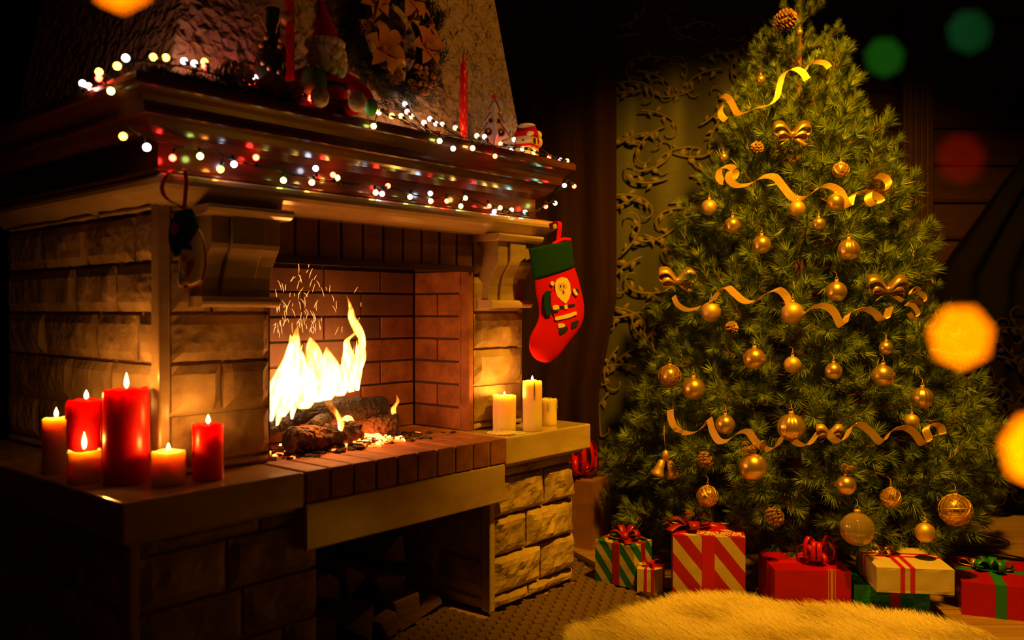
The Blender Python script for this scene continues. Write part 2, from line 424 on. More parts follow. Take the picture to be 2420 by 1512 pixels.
# cores (mortar)
m = MB()
m.box(.205, .497, .213, BD, .57, 1.27); m.box(1.318, 1.590, .215, BD, .57, 1.27)
m.box(.49, 1.34, .50, BD, .57, 1.27); m.box(.49, 1.34, .23, .51, 1.17, 1.27)
m.box(.055, .545, .07, BD, 0, .49); m.box(1.26, 1.705, .07, BD, 0, .49); m.box(.5, 1.3, .80, BD, 0, .49); m.box(.5, 1.3, .06, BD, .44, .497)
m.build('mortar_core', M['mortar'], fp)
# side face of the body
zr = [.58, .607, .735, .864, .992, 1.122, 1.2475, 1.27]
side = [(.22,.5,.8,1.2), (.215,.36,.64,.95,1.2), (.215,.47,.72,1.2), (.215,.32,.56,.90,1.2), (.215,.44,.70,1.2), (.215,.34,.62,.92,1.2), (.215,.55,1.2)]
for i in range(7):
    for s0, s1 in zip(side[i][:-1], side[i][1:]): stone(s0, s1, zr[i], zr[i+1], 'a', .192, amp=.007)
# corner quoin and jambs
MB().box(.183, .214, .196, .24, .58, 1.27).build('corner_strip', M['marble_d'], fp, bevel=.006)
MB().box(1.304, 1.328, .200, .25, .58, 1.15).build('corner_strip', M['brick'], fp, bevel=.004)
MB().box(1.575, 1.60, .205, .30, .58, 1.27).build('corner_strip', M['mortar'], fp, bevel=.006)
# front pillars
fl = [(.214,.507), (.214,.507), (.214,.36,.507), (.214,.507), (.214,.33,.507), (.214,.507), (.214,.507)]
for i in range(7):
    for s0, s1 in zip(fl[i][:-1], fl[i][1:]): stone(s0, s1, zr[i], zr[i+1], 'b', .202, amp=.008)
for i in range(7): stone(1.328, 1.597, zr[i], zr[i+1], 'b', .202, amp=.014)
# reveal of the left pillar towards the fire
MB().box(.498, .5075, .2035, .47, .582, 1.15).build('reveal_lining', M['brick_s'], fp)
# piers under the hearth
zp = [0, .046, .176, .306, .436, .484]
pl = [(.062,.30,.558), (.062,.22,.45,.558), (.062,.33,.558), (.062,.285,.558), (.062,.38,.558)]
for i in range(5):
    for s0, s1 in zip(pl[i][:-1], pl[i][1:]): stone(s0, s1, zp[i], zp[i+1], 'b', .056, amp=.012)
pr = [(1.268,1.45,1.714), (1.268,1.52,1.714), (1.268,1.44,1.714), (1.268,1.54,1.714), (1.268,1.45,1.714)]
for i in range(5):
    for s0, s1 in zip(pr[i][:-1], pr[i][1:]): stone(s0, s1, zp[i], zp[i+1], 'b', .056, amp=.020, step=.016)
sl = [(.085,.40,.75,1.2), (.085,.3,.6,.9,1.2), (.085,.42,.75,1.2), (.085,.28,.55,.85,1.2), (.085,.5,1.2)]
for i in range(5):
    for s0, s1 in zip(sl[i][:-1], sl[i][1:]): stone(s0, s1, zp[i], zp[i+1], 'a', .046, amp=.012)
MB().box(.036, .062, .045, .09, 0, .484).build('corner_strip', M['mortar'], fp, bevel=.006)
MB().box(1.243, 1.268, .045, .085, 0, .37).build('corner_strip', M['mortar'], fp, bevel=.004)
# inner right wall of the wood niche
nz_ = [0, .05, .18, .32, .44]
ns = [(.085,.8), (.085,.30,.8), (.085,.42,.8), (.085,.30,.8)]
for i in range(4):
    for s0, s1 in zip(ns[i][:-1], ns[i][1:]): stone(s0, s1, nz_[i], nz_[i+1], 'a', 1.262, amp=.004)
MB().box(.5, 1.3, .795, .81, 0, .45).build('niche_back', M['dark_mortar'], fp)
# marble slabs of the hearth
MB().box(0, .474, 0, BD, .488, .58).build('hearth_slab', M['marble'], fp, bevel=.005)
MB().box(1.272, 1.750, 0, BD, .490, .58).build('hearth_slab', M['marble'], fp, bevel=.005)
m = MB(); m.box(.02, .46, .02, BD, .478, .49); m.build('slab_bed', M['mortar'], fp)
m = MB(); m.box(1.29, 1.73, .02, BD, .478, .49); m.build('slab_bed', M['mortar'], fp)
# marble beam
m = MB(); m.prism([V(.480,.0,.372), V(.480,.0,.496), V(1.268,.0,.496), V(1.268,.0,.420), V(1.292,.0,.372)], (0,.09,0))
m.build('marble_beam', M['marble'], fp, bevel=.005)
# bricks: hearth front row, hearth floor, side wall, back wall, lintel
def brick_mesh(name, a0, a1, b0, b1, z0, z1, mt, bev=.003):
    m = MB(); q = noise.random()*.0015
    m.box(a0, a1, b0 - q, b1, z0, z1); return m.build('brick', mt, fp, bevel=bev)
MB().box(.476, 1.272, .006, .5, .5, .576).build('hearth_mortar', M['mortar'], fp)
n = 10; w = (1.272-.478)/n
for i in range(n): brick_mesh('b', .478+i*w+.004, .478+(i+1)*w-.004, 0, .197, .499, .5805+noise.random()*.001, M['brick'])
for j in range(4):
    b0 = .205 + j*.072; s = -(j % 2)*.12
    a = .50 + s
    while a < 1.30:
        a0, a1 = max(a, .50), min(a+.235, 1.312)
        if a1-a0 > .03: brick_mesh('b', a0, a1, b0, b0+.066, .54, .5795+noise.random()*.0015, M['brick'])
        a += .242
MB().box(.49, 1.32, .2, .5, .55, .572).build('hearth_mortar', M['dark_mortar'], fp)
MB().box(1.306, 1.33, .24, .5, .575, 1.16).build('side_mortar', M['dark_mortar'], fp)
MB().box(.49, 1.33, .478, .50, .575, 1.16).build('back_mortar', M['dark_mortar'], fp)
rh = .0800
for i in range(7):
    z0 = .583 + i*rh; z1 = z0 + rh - .007
    cuts = (.235, .472) if i % 2 == 0 else (.235, .352, .472)
    for c0, c1 in zip(cuts[:-1], cuts[1:]):
        m = MB(); m.box(1.300, 1.32, c0+.003, c1-.003, z0, z1); m.build('brick', M['brick'], fp, bevel=.003)
    a = 1.298; k = 0
    lens = [.16, .245, .245, .245] if i % 2 == 0 else [.245, .245, .245, .245]
    for ln in lens:
        a0 = max(.5, a-ln)
        if a-a0 > .03: m = MB(); m.box(a0+.003, a-.004, .468+noise.random()*.002, .49, z0, z1); m.build('brick', M['brick_s'] if a0 < 1.0 and i > 2 or i > 4 else M['brick'], fp, bevel=.003)
        a -= ln
MB().box(.505, 1.335, .214, .25, 1.15, 1.268).build('lintel_mortar', M['dark_mortar'], fp)
n = 10; w = (1.328-.508)/n
for i in range(n): brick_mesh('b', .508+i*w+.004, .508+(i+1)*w-.004, .202, .235, 1.152, 1.266, M['brick_s'])
m = MB(); m.box(.508, 1.318, .19, .26, 1.141, 1.150); m.box(.508, 1.318, .188, .197, 1.132, 1.152); m.build('lintel_bar', M['iron'], fp)
m = MB(); m.box(.5, 1.33, .24, .50, 1.16, 1.18); m.build('firebox_top', M['dark_mortar'], fp)
# marble ledge
pf = [(-.1,1.262),(0,1.262),(.004,1.268),(.018,1.273),(.034,1.285),(.047,1.293),(.055,1.302),(.056,1.312),(.052,1.322),(.046,1.327),(-.1,1.327)]
sweep(pf, .185, 1.605, .145).build('ledge', M['marble'], fp)
# corbels
def corbel(a0, a1):
    c = empty('corbel', (0,0,0)); c.parent = fp
    prof = [(.22,1.255),(.108,1.255),(.108,1.17),(.112,1.158),(.126,1.140),(.142,1.115),(.152,1.085),(.156,1.055),(.156,1.035),(.22,1.035)]
    for k, (s0, s1, o) in enumerate(((a0, a0+.05, .0), (a0+.053, a1-.053, -.010), (a1-.05, a1, 0.0))):
        m = MB(); m.prism([V(s0, b+o*(1 if b < .2 else 0), z) for b, z in prof], (s1-s0, 0, 0)); m.build('corbel_panel', M['marble_d'], c, bevel=.002)
    pf2 = [(.22,1.264),(.080,1.264),(.078,1.256),(.084,1.246),(.094,1.240),(.108,1.238),(.22,1.238)]
    m = MB(); m.prism([V(a0-.026, b, z) for b, z in pf2], (a1-a0+.052, 0, 0)); m.build('corbel_cap', M['marble'], c, bevel=.002)
    rr = [V(a0-.018, .132+.014*math.cos(t)*-1, 1.022+.014*math.sin(t)) for t in [PI*x/6-PI/2 for x in range(7)]]
    m = MB(); m.prism([V(a0-.014,.22,1.036)] + rr[::-1] + [V(a0-.014,.22,1.008)], (a1-a0+.028, 0, 0)); m.build('corbel_foot', M['marble'], c, bevel=.001)
    return c
corbel(.275, .475); corbel(1.355, 1.545)

# wooden mantel on top
pm = [(-.3,1.326),(.030,1.326),(.032,1.332),(.018,1.338),(.004,1.342),(0,1.348),(0,1.404),(.010,1.410),(.028,1.420),(.044,1.434),(.052,1.448),(.056,1.456),
      (.068,1.458),(.070,1.466),(.070,1.474),(.072,1.484),(.080,1.496),(.090,1.506),(.094,1.512),(.104,1.514),(.106,1.522),(.106,1.534),(.102,1.540),(-.3,1.540)]
m = sweep(pm, .150, 1.590, .135)
mo = m.build('mantelpiece', M['wood'], None, O, ANG, bevel=0)
tag(mo, 'dark varnished stepped wooden mantelpiece resting on the marble ledge', 'mantelpiece')
# chimney breast of rough plaster
def lerp(a, b, t): return a + (b-a)*t
hz = ZC - 1.54; m = MB(); NA, NZ = 60, 50; vs = []
def breast_corner(z): h = z-1.54; return .205+.2*h, 1.61-.2*h, .20+.08*h
for (kind_, nn) in (('front', 70), ('side', 46)):
    vs = []
    for j in range(NZ+1):
        z = 1.541 + (hz-.001)*j/NZ; aL, aR, bF = breast_corner(z)
        for i in range(nn+1):
            t = i/nn
            if kind_ == 'front': a, b = lerp(aL, aR, t), bF; d = V(0,-1,0)
            else: a, b = aL, lerp(bF, BD, t); d = V(-1,0,0)
            e = 0 if i in (0, nn) else 1
            q = noise.fractal(V(a*14, b*14, z*14), 1, 2, 3)*.0045*e
            vs.append(V(a, b, z) + d*q)
    m.add(vs, [(j*(nn+1)+i, j*(nn+1)+i+1, (j+1)*(nn+1)+i+1, (j+1)*(nn+1)+i) for j in range(NZ) for i in range(nn)])
aL, aR, bF = breast_corner(1.541); aL2, aR2, bF2 = breast_corner(ZC)
m.add([V(aR,bF,1.541), V(aR,BD,1.541), V(aR2,BD,ZC), V(aR2,bF2,ZC), V(aL,BD,1.541), V(aL2,BD,ZC)], [(0,1,2,3),(1,4,5,2)])
struct(m.build('wall_chimney', M['plaster'], None, O, ANG, smooth=False))

# ------------------------------------------------------------------ firewood in the niche
fw_labels = ['stout split log lying lowest at the left of the wood niche','pale wedge of firewood at the bottom of the niche pile','round topped log at left middle of the wood niche',
 'tall triangular split log standing up in the middle of the niche pile','thin wedge of firewood left of the tall triangular one','blocky split log right of centre in the wood niche',
 'leaning split log highest at the right of the niche pile','small split log against the right stone wall of the niche','square ended log under the blocky one in the niche','dark log at the back left of the wood niche']
def fwood(a, b, z, r, shape, rot, ln, lab):
    n = {'w': 3, 'q': 4, 'h': 7}[shape]
    ang = {'w': [-.1, 2.2, 4.2], 'q': [.6, 2.3, 3.9, 5.4], 'h': [0,.5,1.0,1.57,2.1,2.6,3.14]}[shape]
    rr = random.Random(lab); pts = [V(r*math.cos(t+rot)*rr.uniform(.85,1.1), 0, r*math.sin(t+rot)*rr.uniform(.85,1.1)) for t in ang]
    zmin = min(p.z for p in pts); m = MB(); d = V(rr.uniform(-.03,.03), ln, rr.uniform(-.01,.01))
    m.prism([p - V(0,0,0) for p in pts], d)
    o = m.build('firewood_log', M['birch'], None, L2W(a, b, z - (zmin if z == 0 else 0)), ANG, bevel=.006)
    tag(o, lab, 'firewood', 'firewood stacked in the niche')
L = fw_labels
fwood(.66,.17,0,.075,'q',.1,.40,L[0]); fwood(.80,.15,0,.070,'w',1.0,.38,L[1]); fwood(.70,.22,.150,.070,'h',-.4,.40,L[2])
fwood(.97,.22,.120,.080,'w',.35,.38,L[3]); fwood(.83,.24,.165,.062,'w',2.2,.36,L[4]); fwood(.97,.14,0,.072,'q',.25,.40,L[5])
fwood(1.06,.30,.200,.070,'w',1.2,.35,L[6]); fwood(1.11,.18,0,.060,'h',.2,.38,L[7]); fwood(.88,.12,0,.045,'q',.5,.36,L[8]); fwood(.64,.40,.270,.055,'h',0,.3,L[9])

# ------------------------------------------------------------------ the fire
def rough_log(p0, p1, r, mt, name, lab, seg=22, n=26, amp=.12):
    p0, p1 = Vector(p0), Vector(p1); d = p1-p0; rings = []; t = d.normalized(); up = V(0,0,1) - t*t.z; up.normalize(); sd = t.cross(up)
    for i in range(n+1):
        u = i/n; c = p0 + d*u + up*noise.noise(V(u*3, r*50, 1))*r*.25
        e = 1.0 if 0 < i < n else .8
        ring = []
        for k in range(seg):
            a = 2*PI*k/seg
            q = noise.cell(V(u*11, math.floor(a*3)+r*100, 3))*.5 + noise.fractal(V(u*7, math.cos(a)*2+r*90, math.sin(a)*2), 1, 2, 3)
            ring.append(c + (up*math.cos(a) + sd*math.sin(a))*r*e*(1+amp*q))
        rings.append(ring)
    m = MB(); m.loft(rings); o = m.build(name, mt, None, O, ANG, smooth=False)
    return tag(o, lab, 'burning log', 'logs burning on the hearth')
rough_log((.60,.245,.622), (.88,.285,.612), .040, M['log'], 'burning_log', 'thick cracked log with glowing bark lowest in front of the fire')
rough_log((.72,.37,.690), (1.06,.36,.672), .036, M['char'], 'burning_log', 'black charred log lying across on top of the fire')
rough_log((.95,.40,.615), (1.07,.30,.618), .036, M['log'], 'burning_log', 'short burning log end at the right of the fire')
rough_log((.56,.34,.655), (.74,.42,.665), .034, M['char'], 'burning_log', 'charred log end behind the flames at the left pillar')
rough_log((.70,.26,.655), (.80,.34,.66), .022, M['char'], 'burning_log', 'small charred branch piece between the two big logs')
rough_log((.88,.28,.602), (.885,.36,.66), .020, M['ember2'], 'burning_log', 'red hot glowing wood chunk under the black log')
# embers and crumbs
rr = random.Random(7); m = MB(); m2 = MB(); m3 = MB()
for i in range(900):
    a = rr.gauss(.82,.15); b = rr.gauss(.29,.055); 
    if not (.52 < a < 1.26 and .16 < b < .45): continue
    s = rr.uniform(.002,.008); z = .582 + rr.uniform(0,.012)*max(0, 1-abs(a-.82)/.25)
    Mx = Matrix.Translation((a,b,z)) @ Matrix.Rotation(rr.uniform(0,6),4,'Z') @ Matrix.Rotation(rr.uniform(-.6,.6),4,'X')
    hot = abs(a-.93) < .10 and rr.random() < .6 or rr.random() < .08
    (m2 if hot else m).box(-s*1.6,s*1.6,-s,s,-s*.5,s*.5,Mx)
    if hot and rr.random() < .35: m3.box(-s,s,-s*.6,s*.6,-s*.5,s*.5, Mx @ Matrix.Translation((0,0,s)))
e = empty('ember_bed', O, ANG, label='bed of glowing embers and black crumbs under the burning logs', cat='embers')
tag(m.build('char_crumbs', M['ash'], e), kind='stuff'); tag(m2.build('embers', M['ember'], e), kind='stuff'); tag(m3.build('hot_embers', M['ember2'], e), kind='stuff')

def flame_mat():
    m = bpy.data.materials.new('fire flame'); m.use_nodes = True; nt = m.node_tree; N = nt.nodes; L = nt.links
    N.remove(N['Principled BSDF']); out = N['Material Output']
    tc = N.new('ShaderNodeTexCoord'); mp = N.new('ShaderNodeMapping'); mp.inputs['Scale'].default_value = (22,22,7); L.new(tc.outputs['Object'], mp.inputs[0])
    nz = N.new('ShaderNodeTexNoise'); nz.inputs['Scale'].default_value = 1; nz.inputs['Detail'].default_value = 3; nz.inputs['Distortion'].default_value = 1.5; L.new(mp.outputs[0], nz.inputs['Vector'])
    lw = N.new('ShaderNodeLayerWeight'); lw.inputs[0].default_value = .35
    f = N.new('ShaderNodeMath'); f.operation = 'MULTIPLY_ADD'; f.inputs[1].default_value = -1.0; f.inputs[2].default_value = 1.0; L.new(lw.outputs['Facing'], f.inputs[0])
    mu = N.new('ShaderNodeMath'); mu.operation = 'MULTIPLY'; L.new(f.outputs[0], mu.inputs[0])
    mr = N.new('ShaderNodeMapRange'); mr.inputs[1].default_value = .3; mr.inputs[2].default_value = .65; mr.inputs[3].default_value = .4; mr.inputs[4].default_value = 1.15
    L.new(nz.outputs['Fac'], mr.inputs[0]); L.new(mr.outputs[0], mu.inputs[1])
    # cooler towards the tips
    at = N.new('ShaderNodeAttribute'); at.attribute_name = 'glow_level'
    m3 = N.new('ShaderNodeMath'); m3.operation = 'MULTIPLY'; L.new(mu.outputs[0], m3.inputs[0]); L.new(at.outputs['Fac'], m3.inputs[1])
    r = N.new('ShaderNodeValToRGB'); cr = r.color_ramp
    cr.elements[0].position = 0; cr.elements[0].color = (.8,.10,.0,1); cr.elements[1].position = 1; cr.elements[1].color = (1,.54,.21,1)
    x = cr.elements.new(.3); x.color = (1,.26,.015,1); x = cr.elements.new(.55); x.color = (1,.40,.06,1)
    L.new(m3.outputs[0], r.inputs[0])
    st = N.new('ShaderNodeMapRange'); st.inputs[1].default_value = .2; st.inputs[2].default_value = 1.1; st.inputs[3].default_value = .8; st.inputs[4].default_value = 14
    L.new(m3.outputs[0], st.inputs[0])
    e = N.new('ShaderNodeEmission'); L.new(r.outputs[0], e.inputs[0]); L.new(st.outputs[0], e.inputs[1])
    tr = N.new('ShaderNodeBsdfTransparent'); mx = N.new('ShaderNodeMixShader')
    al = N.new('ShaderNodeMapRange'); al.inputs[1].default_value = .05; al.inputs[2].default_value = .85; L.new(m3.outputs[0], al.inputs[0])
    L.new(al.outputs[0], mx.inputs[0]); L.new(tr.outputs[0], mx.inputs[1]); L.new(e.outputs[0], mx.inputs[2]); L.new(mx.outputs[0], out.inputs[0])
    return m
M['fire'] = flame_mat()
fire = empty('fire', O, ANG, label='tall yellow log fire burning with sparks inside the brick firebox', cat='fire')
def tongue(ptsr, b=.33, seed=0, hot=1.0, thick=.6):
    """ptsr: (px, py, halfwidth px); tongues are round bodies standing at depth b"""
    c3 = [Vector(onb(x, y, b)) for x, y, w in ptsr]; ws = [w/F_*2.55 for x, y, w in ptsr]
    c = catmull(c3, 6); wv = catmull([V(w_,0,0) for w_ in ws], 6); m = MB(); rings = []; heat = []
    n = len(c); seg = 18
    for i, p in enumerate(c):
        w = max(.0006, wv[i].x); t = i/(n-1); ring = []
        for k in range(seg):
            a = 2*PI*k/seg
            q = 1 + .22*noise.noise(V(math.cos(a)*1.3+seed, math.sin(a)*1.3, p.z*16+seed))
            ring.append(p + V(math.cos(a)*w*q, math.sin(a)*w*thick*q, 0)); heat.append(hot*(1.15 - .82*t**1.3))
        rings.append(ring)
    m.loft(rings); o = m.build('flame', M['fire'], fire, smooth=True)
    at = o.data.attributes.new('glow_level', 'FLOAT', 'POINT'); at.data.foreach_set('value', heat)
    return o
tongue([(665,985,10),(668,950,36),(676,900,40),(688,860,30),(694,820,18),(700,790,8),(704,765,1)], .31, 1, 1.25)
tongue([(720,965,18),(716,920,52),(712,880,44),(704,845,26),(692,812,12),(686,790,1)], .33, 2, 1.3)
tongue([(745,955,16),(752,915,42),(750,875,34),(742,845,28),(738,815,18),(732,795,1)], .36, 3, 1.2)
tongue([(770,945,16),(778,905,40),(782,870,32),(776,840,16),(772,818,1)], .34, 4, 1.2)
tongue([(805,935,14),(815,895,32),(828,860,30),(822,830,16),(820,805,9),(836,790,7),(846,775,1)], .35, 5, 1.25)
tongue([(835,900,6),(842,860,18),(858,815,9),(846,780,16),(832,750,13),(828,725,7),(818,695,1)], .36, 6, .98)
tongue([(850,880,5),(855,850,12),(856,825,10),(852,800,8),(858,778,1)], .34, 7, 1.0)
tongue([(690,955,20),(700,930,56),(740,900,58),(760,880,40),(768,860,5)], .35, 8, 1.3)
tongue([(640,995,5),(643,960,14),(652,920,14),(660,890,8),(664,860,1)], .30, 9, 1.05)
tongue([(800,1030,6),(806,1005,10),(800,985,9),(785,965,12),(772,945,12),(765,930,2)], .24, 10, .72)
tongue([(926,1002,3),(932,985,8),(930,965,9),(940,948,6),(936,930,1)], .31, 11, .62)
tongue([(655,1005,4),(660,985,9),(662,960,10),(668,935,2)], .25, 12, .9)
tongue([(690,990,3),(695,965,9),(712,940,12),(720,925,3)], .26, 14, .95)
rf = random.Random(12)
def env(x):
    P = [(640,885),(660,845),(690,800),(715,830),(745,812),(775,862),(800,858),(822,812),(845,800),(862,880)]
    for (a, b), (c, d) in zip(P[:-1], P[1:]):
        if x <= c: return lerp(b, d, (x-a)/(c-a))
    return 880
for i in range(34):
    x = 648 + 205*i/34 + rf.uniform(-5,5); y0 = 962 - (x-640)*.22; yt = env(x) + rf.uniform(-14,42); w = rf.uniform(6,17)
    if x > 820: w *= .7
    k1, k2 = rf.uniform(-10,10), rf.uniform(-12,16)
    tongue([(x,y0+6,w*.5),(x+k1*.5,lerp(y0,yt,.25),w),(x+k1,lerp(y0,yt,.5),w*.8),(x+k2*.5,lerp(y0,yt,.75),w*.45),(x+k2,lerp(y0,yt,.92),w*.2),(x+k2*1.3,yt,.8)], rf.uniform(.27,.40), 20+i, rf.uniform(.9,1.15), .7)
# sparks flying up as short burning splinters
rr = random.Random(3); m = MB()
for i in range(95):
    x = rr.gauss(700,34) if rr.random() < .7 else rr.uniform(650,860); y = 790 - abs(rr.gauss(0,70)) if rr.random() < .75 else rr.uniform(625,800)
    if x < 645: x = 645 + rr.random()*15
    p = Vector(onb(x, max(y,632), rr.uniform(.28,.40))); ln = rr.uniform(.010,.034); an = rr.gauss(.05,.28); cu = rr.uniform(-.4,.4)
    q = [p + V(math.sin(an+cu*t)*ln*t, 0, math.cos(an+cu*t)*ln*t) for t in (0,.35,.7,1)]
    m.tube(q, [.0002,.0006,.0005,.0002], 4)
tag(m.build('sparks', M['spark'], fire), kind='stuff')
for (a, b, z, e, r) in ((.70,.27,.78,1.6,.035), (.82,.27,.80,1.4,.035), (.92,.25,.64,.40,.02), (.70,.225,.70,.45,.02)):
    lamp('fire_light', 'POINT', L2W(a, b, z), e, FIRE, shadow_soft_size=r)

# ------------------------------------------------------------------ candles
def candle(pxc, py_base, py_top, wpx, waxm, lit, lab, group, energy=.5, flame_px=22, seed=0, well=.35, drips=0, zb=.58):
    t0 = (1-zb)*F_/(py_base-HY)                     # nearest point of the base rim
    r = wpx/2/F_*t0; t = t0 + r; r = wpx/2/F_*t
    P = V((pxc-CX)/F_*t, t, zb); h = CZ - (py_top-HY)/F_*(t) - zb + .001
    c = empty('candle', P, 0, label=lab, cat='candle', group=group)
    rr = random.Random(seed); m = MB(); seg = 36; rings = []
    zz = [0,.003,.2*h,.4*h,.6*h,.8*h,.93*h]
    def ring(rad, z, wob=0, fz=0):
        o = []
        for k in range(seg):
            a = 2*PI*k/seg; q = 1 + wob*noise.noise(V(math.cos(a)*2+seed, math.sin(a)*2, z*25))
            o.append(V(rad*q*math.cos(a), rad*q*math.sin(a), z + fz*noise.noise(V(math.cos(a)*2, math.sin(a)*2, seed+9))))
        return o
    rings.append(ring(r*.93, 0))
    for z in zz[1:]: rings.append(ring(r, z, .035))
    rings += [ring(r*.995, h*.975, .04), ring(r*.96, h, .03, .006), ring(r*.88, h-.001, .03, .005), ring(r*.78, h-.006 if lit else h-.002), ring(r*.4, h-.008 if lit else h-.003), ring(r*.05, h-.008 if lit else h-.003)]
    m.loft(rings)
    if drips:
        for d in range(drips):
            a = rr.uniform(3.3, 6.1); ln = rr.uniform(.2,.55)*h
            q = [V((r+.001)*math.cos(a), (r+.001)*math.sin(a), h*.98 - ln*s) for s in (0,.3,.6,.9,1)]
            m.tube(q, [.002,.0025,.002,.0035,.001], 6)
    m.build('wax', waxm, c, smooth=True)
    w = MB(); w.tube([V(0,0,h-.009), V(.001,0,h+.002), V(.002,.001,h+.008)], [.0012,.0011,.0008], 6); w.build('wick', M['wick'], c)
    if lit:
        fh = flame_px/F_*t; f = MB()
        prof = [(.0004,0),(.0034,.10*fh),(.0054,.25*fh),(.0056,.40*fh),(.0042,.62*fh),(.0022,.82*fh),(.0004,fh)]
        sc = min(1.0, fh/.022); f.lathe([(a*max(.7,sc), z) for a, z in prof], 12, (0,0,h+.001)); f.build('flame', M['flame'], c, smooth=True)
        lamp('candle_light', 'POINT', P + V(0, 0, h + fh*.5), energy*3.2, (1,.37,.045), shadow_soft_size=.009)
    return c
GL = 'candles on the left end of the hearth'; GR = 'ivory candles on the right end of the hearth'
candle(133,1121,988,60,M['ivory_wax'],1,'slim tall ivory candle furthest left on the hearth slab',GL,.32,24,1)
candle(204,1138,945,84,M['red_wax'],1,'tall red pillar candle between the slim ivory one and the thickest red one',GL,.40,22,2,drips=2)
candle(199,1146,1064,73,M['ivory_wax'],1,'short ivory candle with a tall flame in front of the red pillar',GL,.45,42,3,drips=1)
candle(299,1149,920,102,M['red_wax'],1,'thickest and tallest dark red pillar candle at the slab corner',GL,.55,38,4)
candle(350,1112,928,40,M['red_wax'],1,'narrow red candle standing behind the thickest red pillar',GL,.7,14,5,drips=3)
candle(377,1088,1000,26,M['ivory_wax'],0,'thin ivory candle half hidden behind the narrow red one',GL,0,0,6)
candle(398,1152,1066,76,M['ivory_wax'],1,'short wide ivory candle in front of the corner of the pillar',GL,.30,18,7)
candle(492,1139,1003,71,M['red_wax'],1,'red pillar candle alone at the right of the left hearth slab',GL,.50,22,8,drips=1)
candle(1192,1021,934,55,M['ivory_wax'],1,'stout ivory candle nearest the brick hearth with a sunken flame',GR,.55,8,9)
candle(1258,1021,900,46,M['ivory_wax'],1,'tallest ivory candle in the middle of the right three',GR,.45,12,10,drips=2)
candle(1298,1007,942,36,M['ivory_wax'],0,'unlit ivory candle with a black wick at the right end of the hearth',GR,0,0,11,drips=2)
def disc(px, py, w, h, lab, mt):
    P = V(0,0,0); t = (1-.58)*F_/(py-HY); P = V((px-CX)/F_*t, t, .58)
    r = w/2/F_*t; m = MB(); m.lathe([(r*.9,0),(r,h*.4),(r*.95,h),(r*.3,h*.8),(.001,h*.8)], 24)
    return tag(m.build('wax_dish', mt, None, P, smooth=True), lab, 'dish', 'wax dishes on the hearth')
disc(1217,1024,52,.004,'flat round ivory dish in front of the stout ivory candle',M['ivory_wax'])
disc(353,1119,34,.012,'small ivory tealight base beside the thickest red pillar',M['ivory_wax'])
m = MB(); r = .045
for k in range(14):
    a = 2*PI*k/14; m.ball((r*math.cos(a), r*math.sin(a), .004), .008, 8, 5, (1,1,.4))
m.lathe([(r*1.02,0),(r*1.0,.005),(.001,.004)], 28)
P = Vector(onb(1160, 1020, .10)); P = L2W(1.335, .075, .58)
tag(m.build('doily_dish', M['felt_cream'], None, P, smooth=True), 'scalloped pale dish at the left edge of the right marble slab', 'dish')

# ------------------------------------------------------------------ fairy lights
def light_string(name, lab, bulbs, place, path, group=None, hang=None):
    s = empty(name, O, ANG, label=lab, cat='fairy lights', group=group)
    w = MB(); w.tube(catmull(path, 5), .0017, 6)
    off = [Vector(p) + V(.004*math.sin(i*1.9), -.003, .006*math.sin(i*1.3)) for i, p in enumerate(catmull(path, 5))]
    w.tube(off, .0014, 6)
    w.build('wire', M['wire'], s, smooth=True)
    cp = catmull(path, 8)
    for (x, y, c) in bulbs:
        p = Vector(place(x, y)); near = min(cp, key=lambda q: (q-p).length)
        d = (p - near); d = d.normalized() if d.length > .004 else V(0,-.3,-1).normalized()
        so = MB(); so.tube([p - d*.022, p - d*.008], [.0042,.0048], 8)
        if (p - near).length > .022: so.tube([near, p - d*.021], .0014, 5)
        so.build('bulb_socket', M['wire'], s, smooth=True)
        b = MB(); b.ball(p, .0082 if c not in 'O' else .0086, 12, 8, (1,1,1)); o = b.build('bulb', M['b'+c], s, smooth=True)
    return s
low = [(408,373,'R'),(473,369,'G'),(521,400,'O'),(553,388,'W'),(605,372,'R'),(670,426,'G'),(737,431,'Y'),(746,398,'W'),(787,413,'R'),(797,420,'Y'),
 (888,455,'Y'),(903,458,'W'),(917,439,'R'),(969,465,'G'),(1017,457,'W'),(1018,475,'Y'),(1056,475,'R'),(1089,487,'G'),(1100,468,'Y'),(1156,487,'R'),(1168,500,'W'),
 (1182,491,'Y'),(1209,496,'Y'),(1241,501,'C'),(1290,488,'R'),(1312,480,'G')]
def pl_low(x, y):
    if x < 380: return ona(x, y, .10)
    if x > 1270: return onb(x, y, .07)
    return onb(x, y, .10)
lowp = [ona(300,300,.08), ona(335,318,.08), onb(390,335,.09), onb(440,350,.105), onb(500,355,.105), onb(560,380,.10), onb(640,398,.10), onb(720,418,.10), onb(800,430,.10),
        onb(870,436,.10), onb(930,446,.10), onb(1010,468,.10), onb(1070,460,.10), onb(1130,478,.10), onb(1200,497,.10), onb(1250,503,.09), onb(1300,478,.06), onb(1318,450,.03), onb(1345,425,.0)]
light_string('light_string', 'lower string of coloured fairy lights draped along the marble ledge', [(291,322,'O'),(347,348,'W')] + low + [(1334,438,'C'),(1357,440,'R')],
             lambda x, y: ona(x, y, .05) if x < 380 else (onb(x, y, .0) if x > 1325 else pl_low(x, y)), lowp)
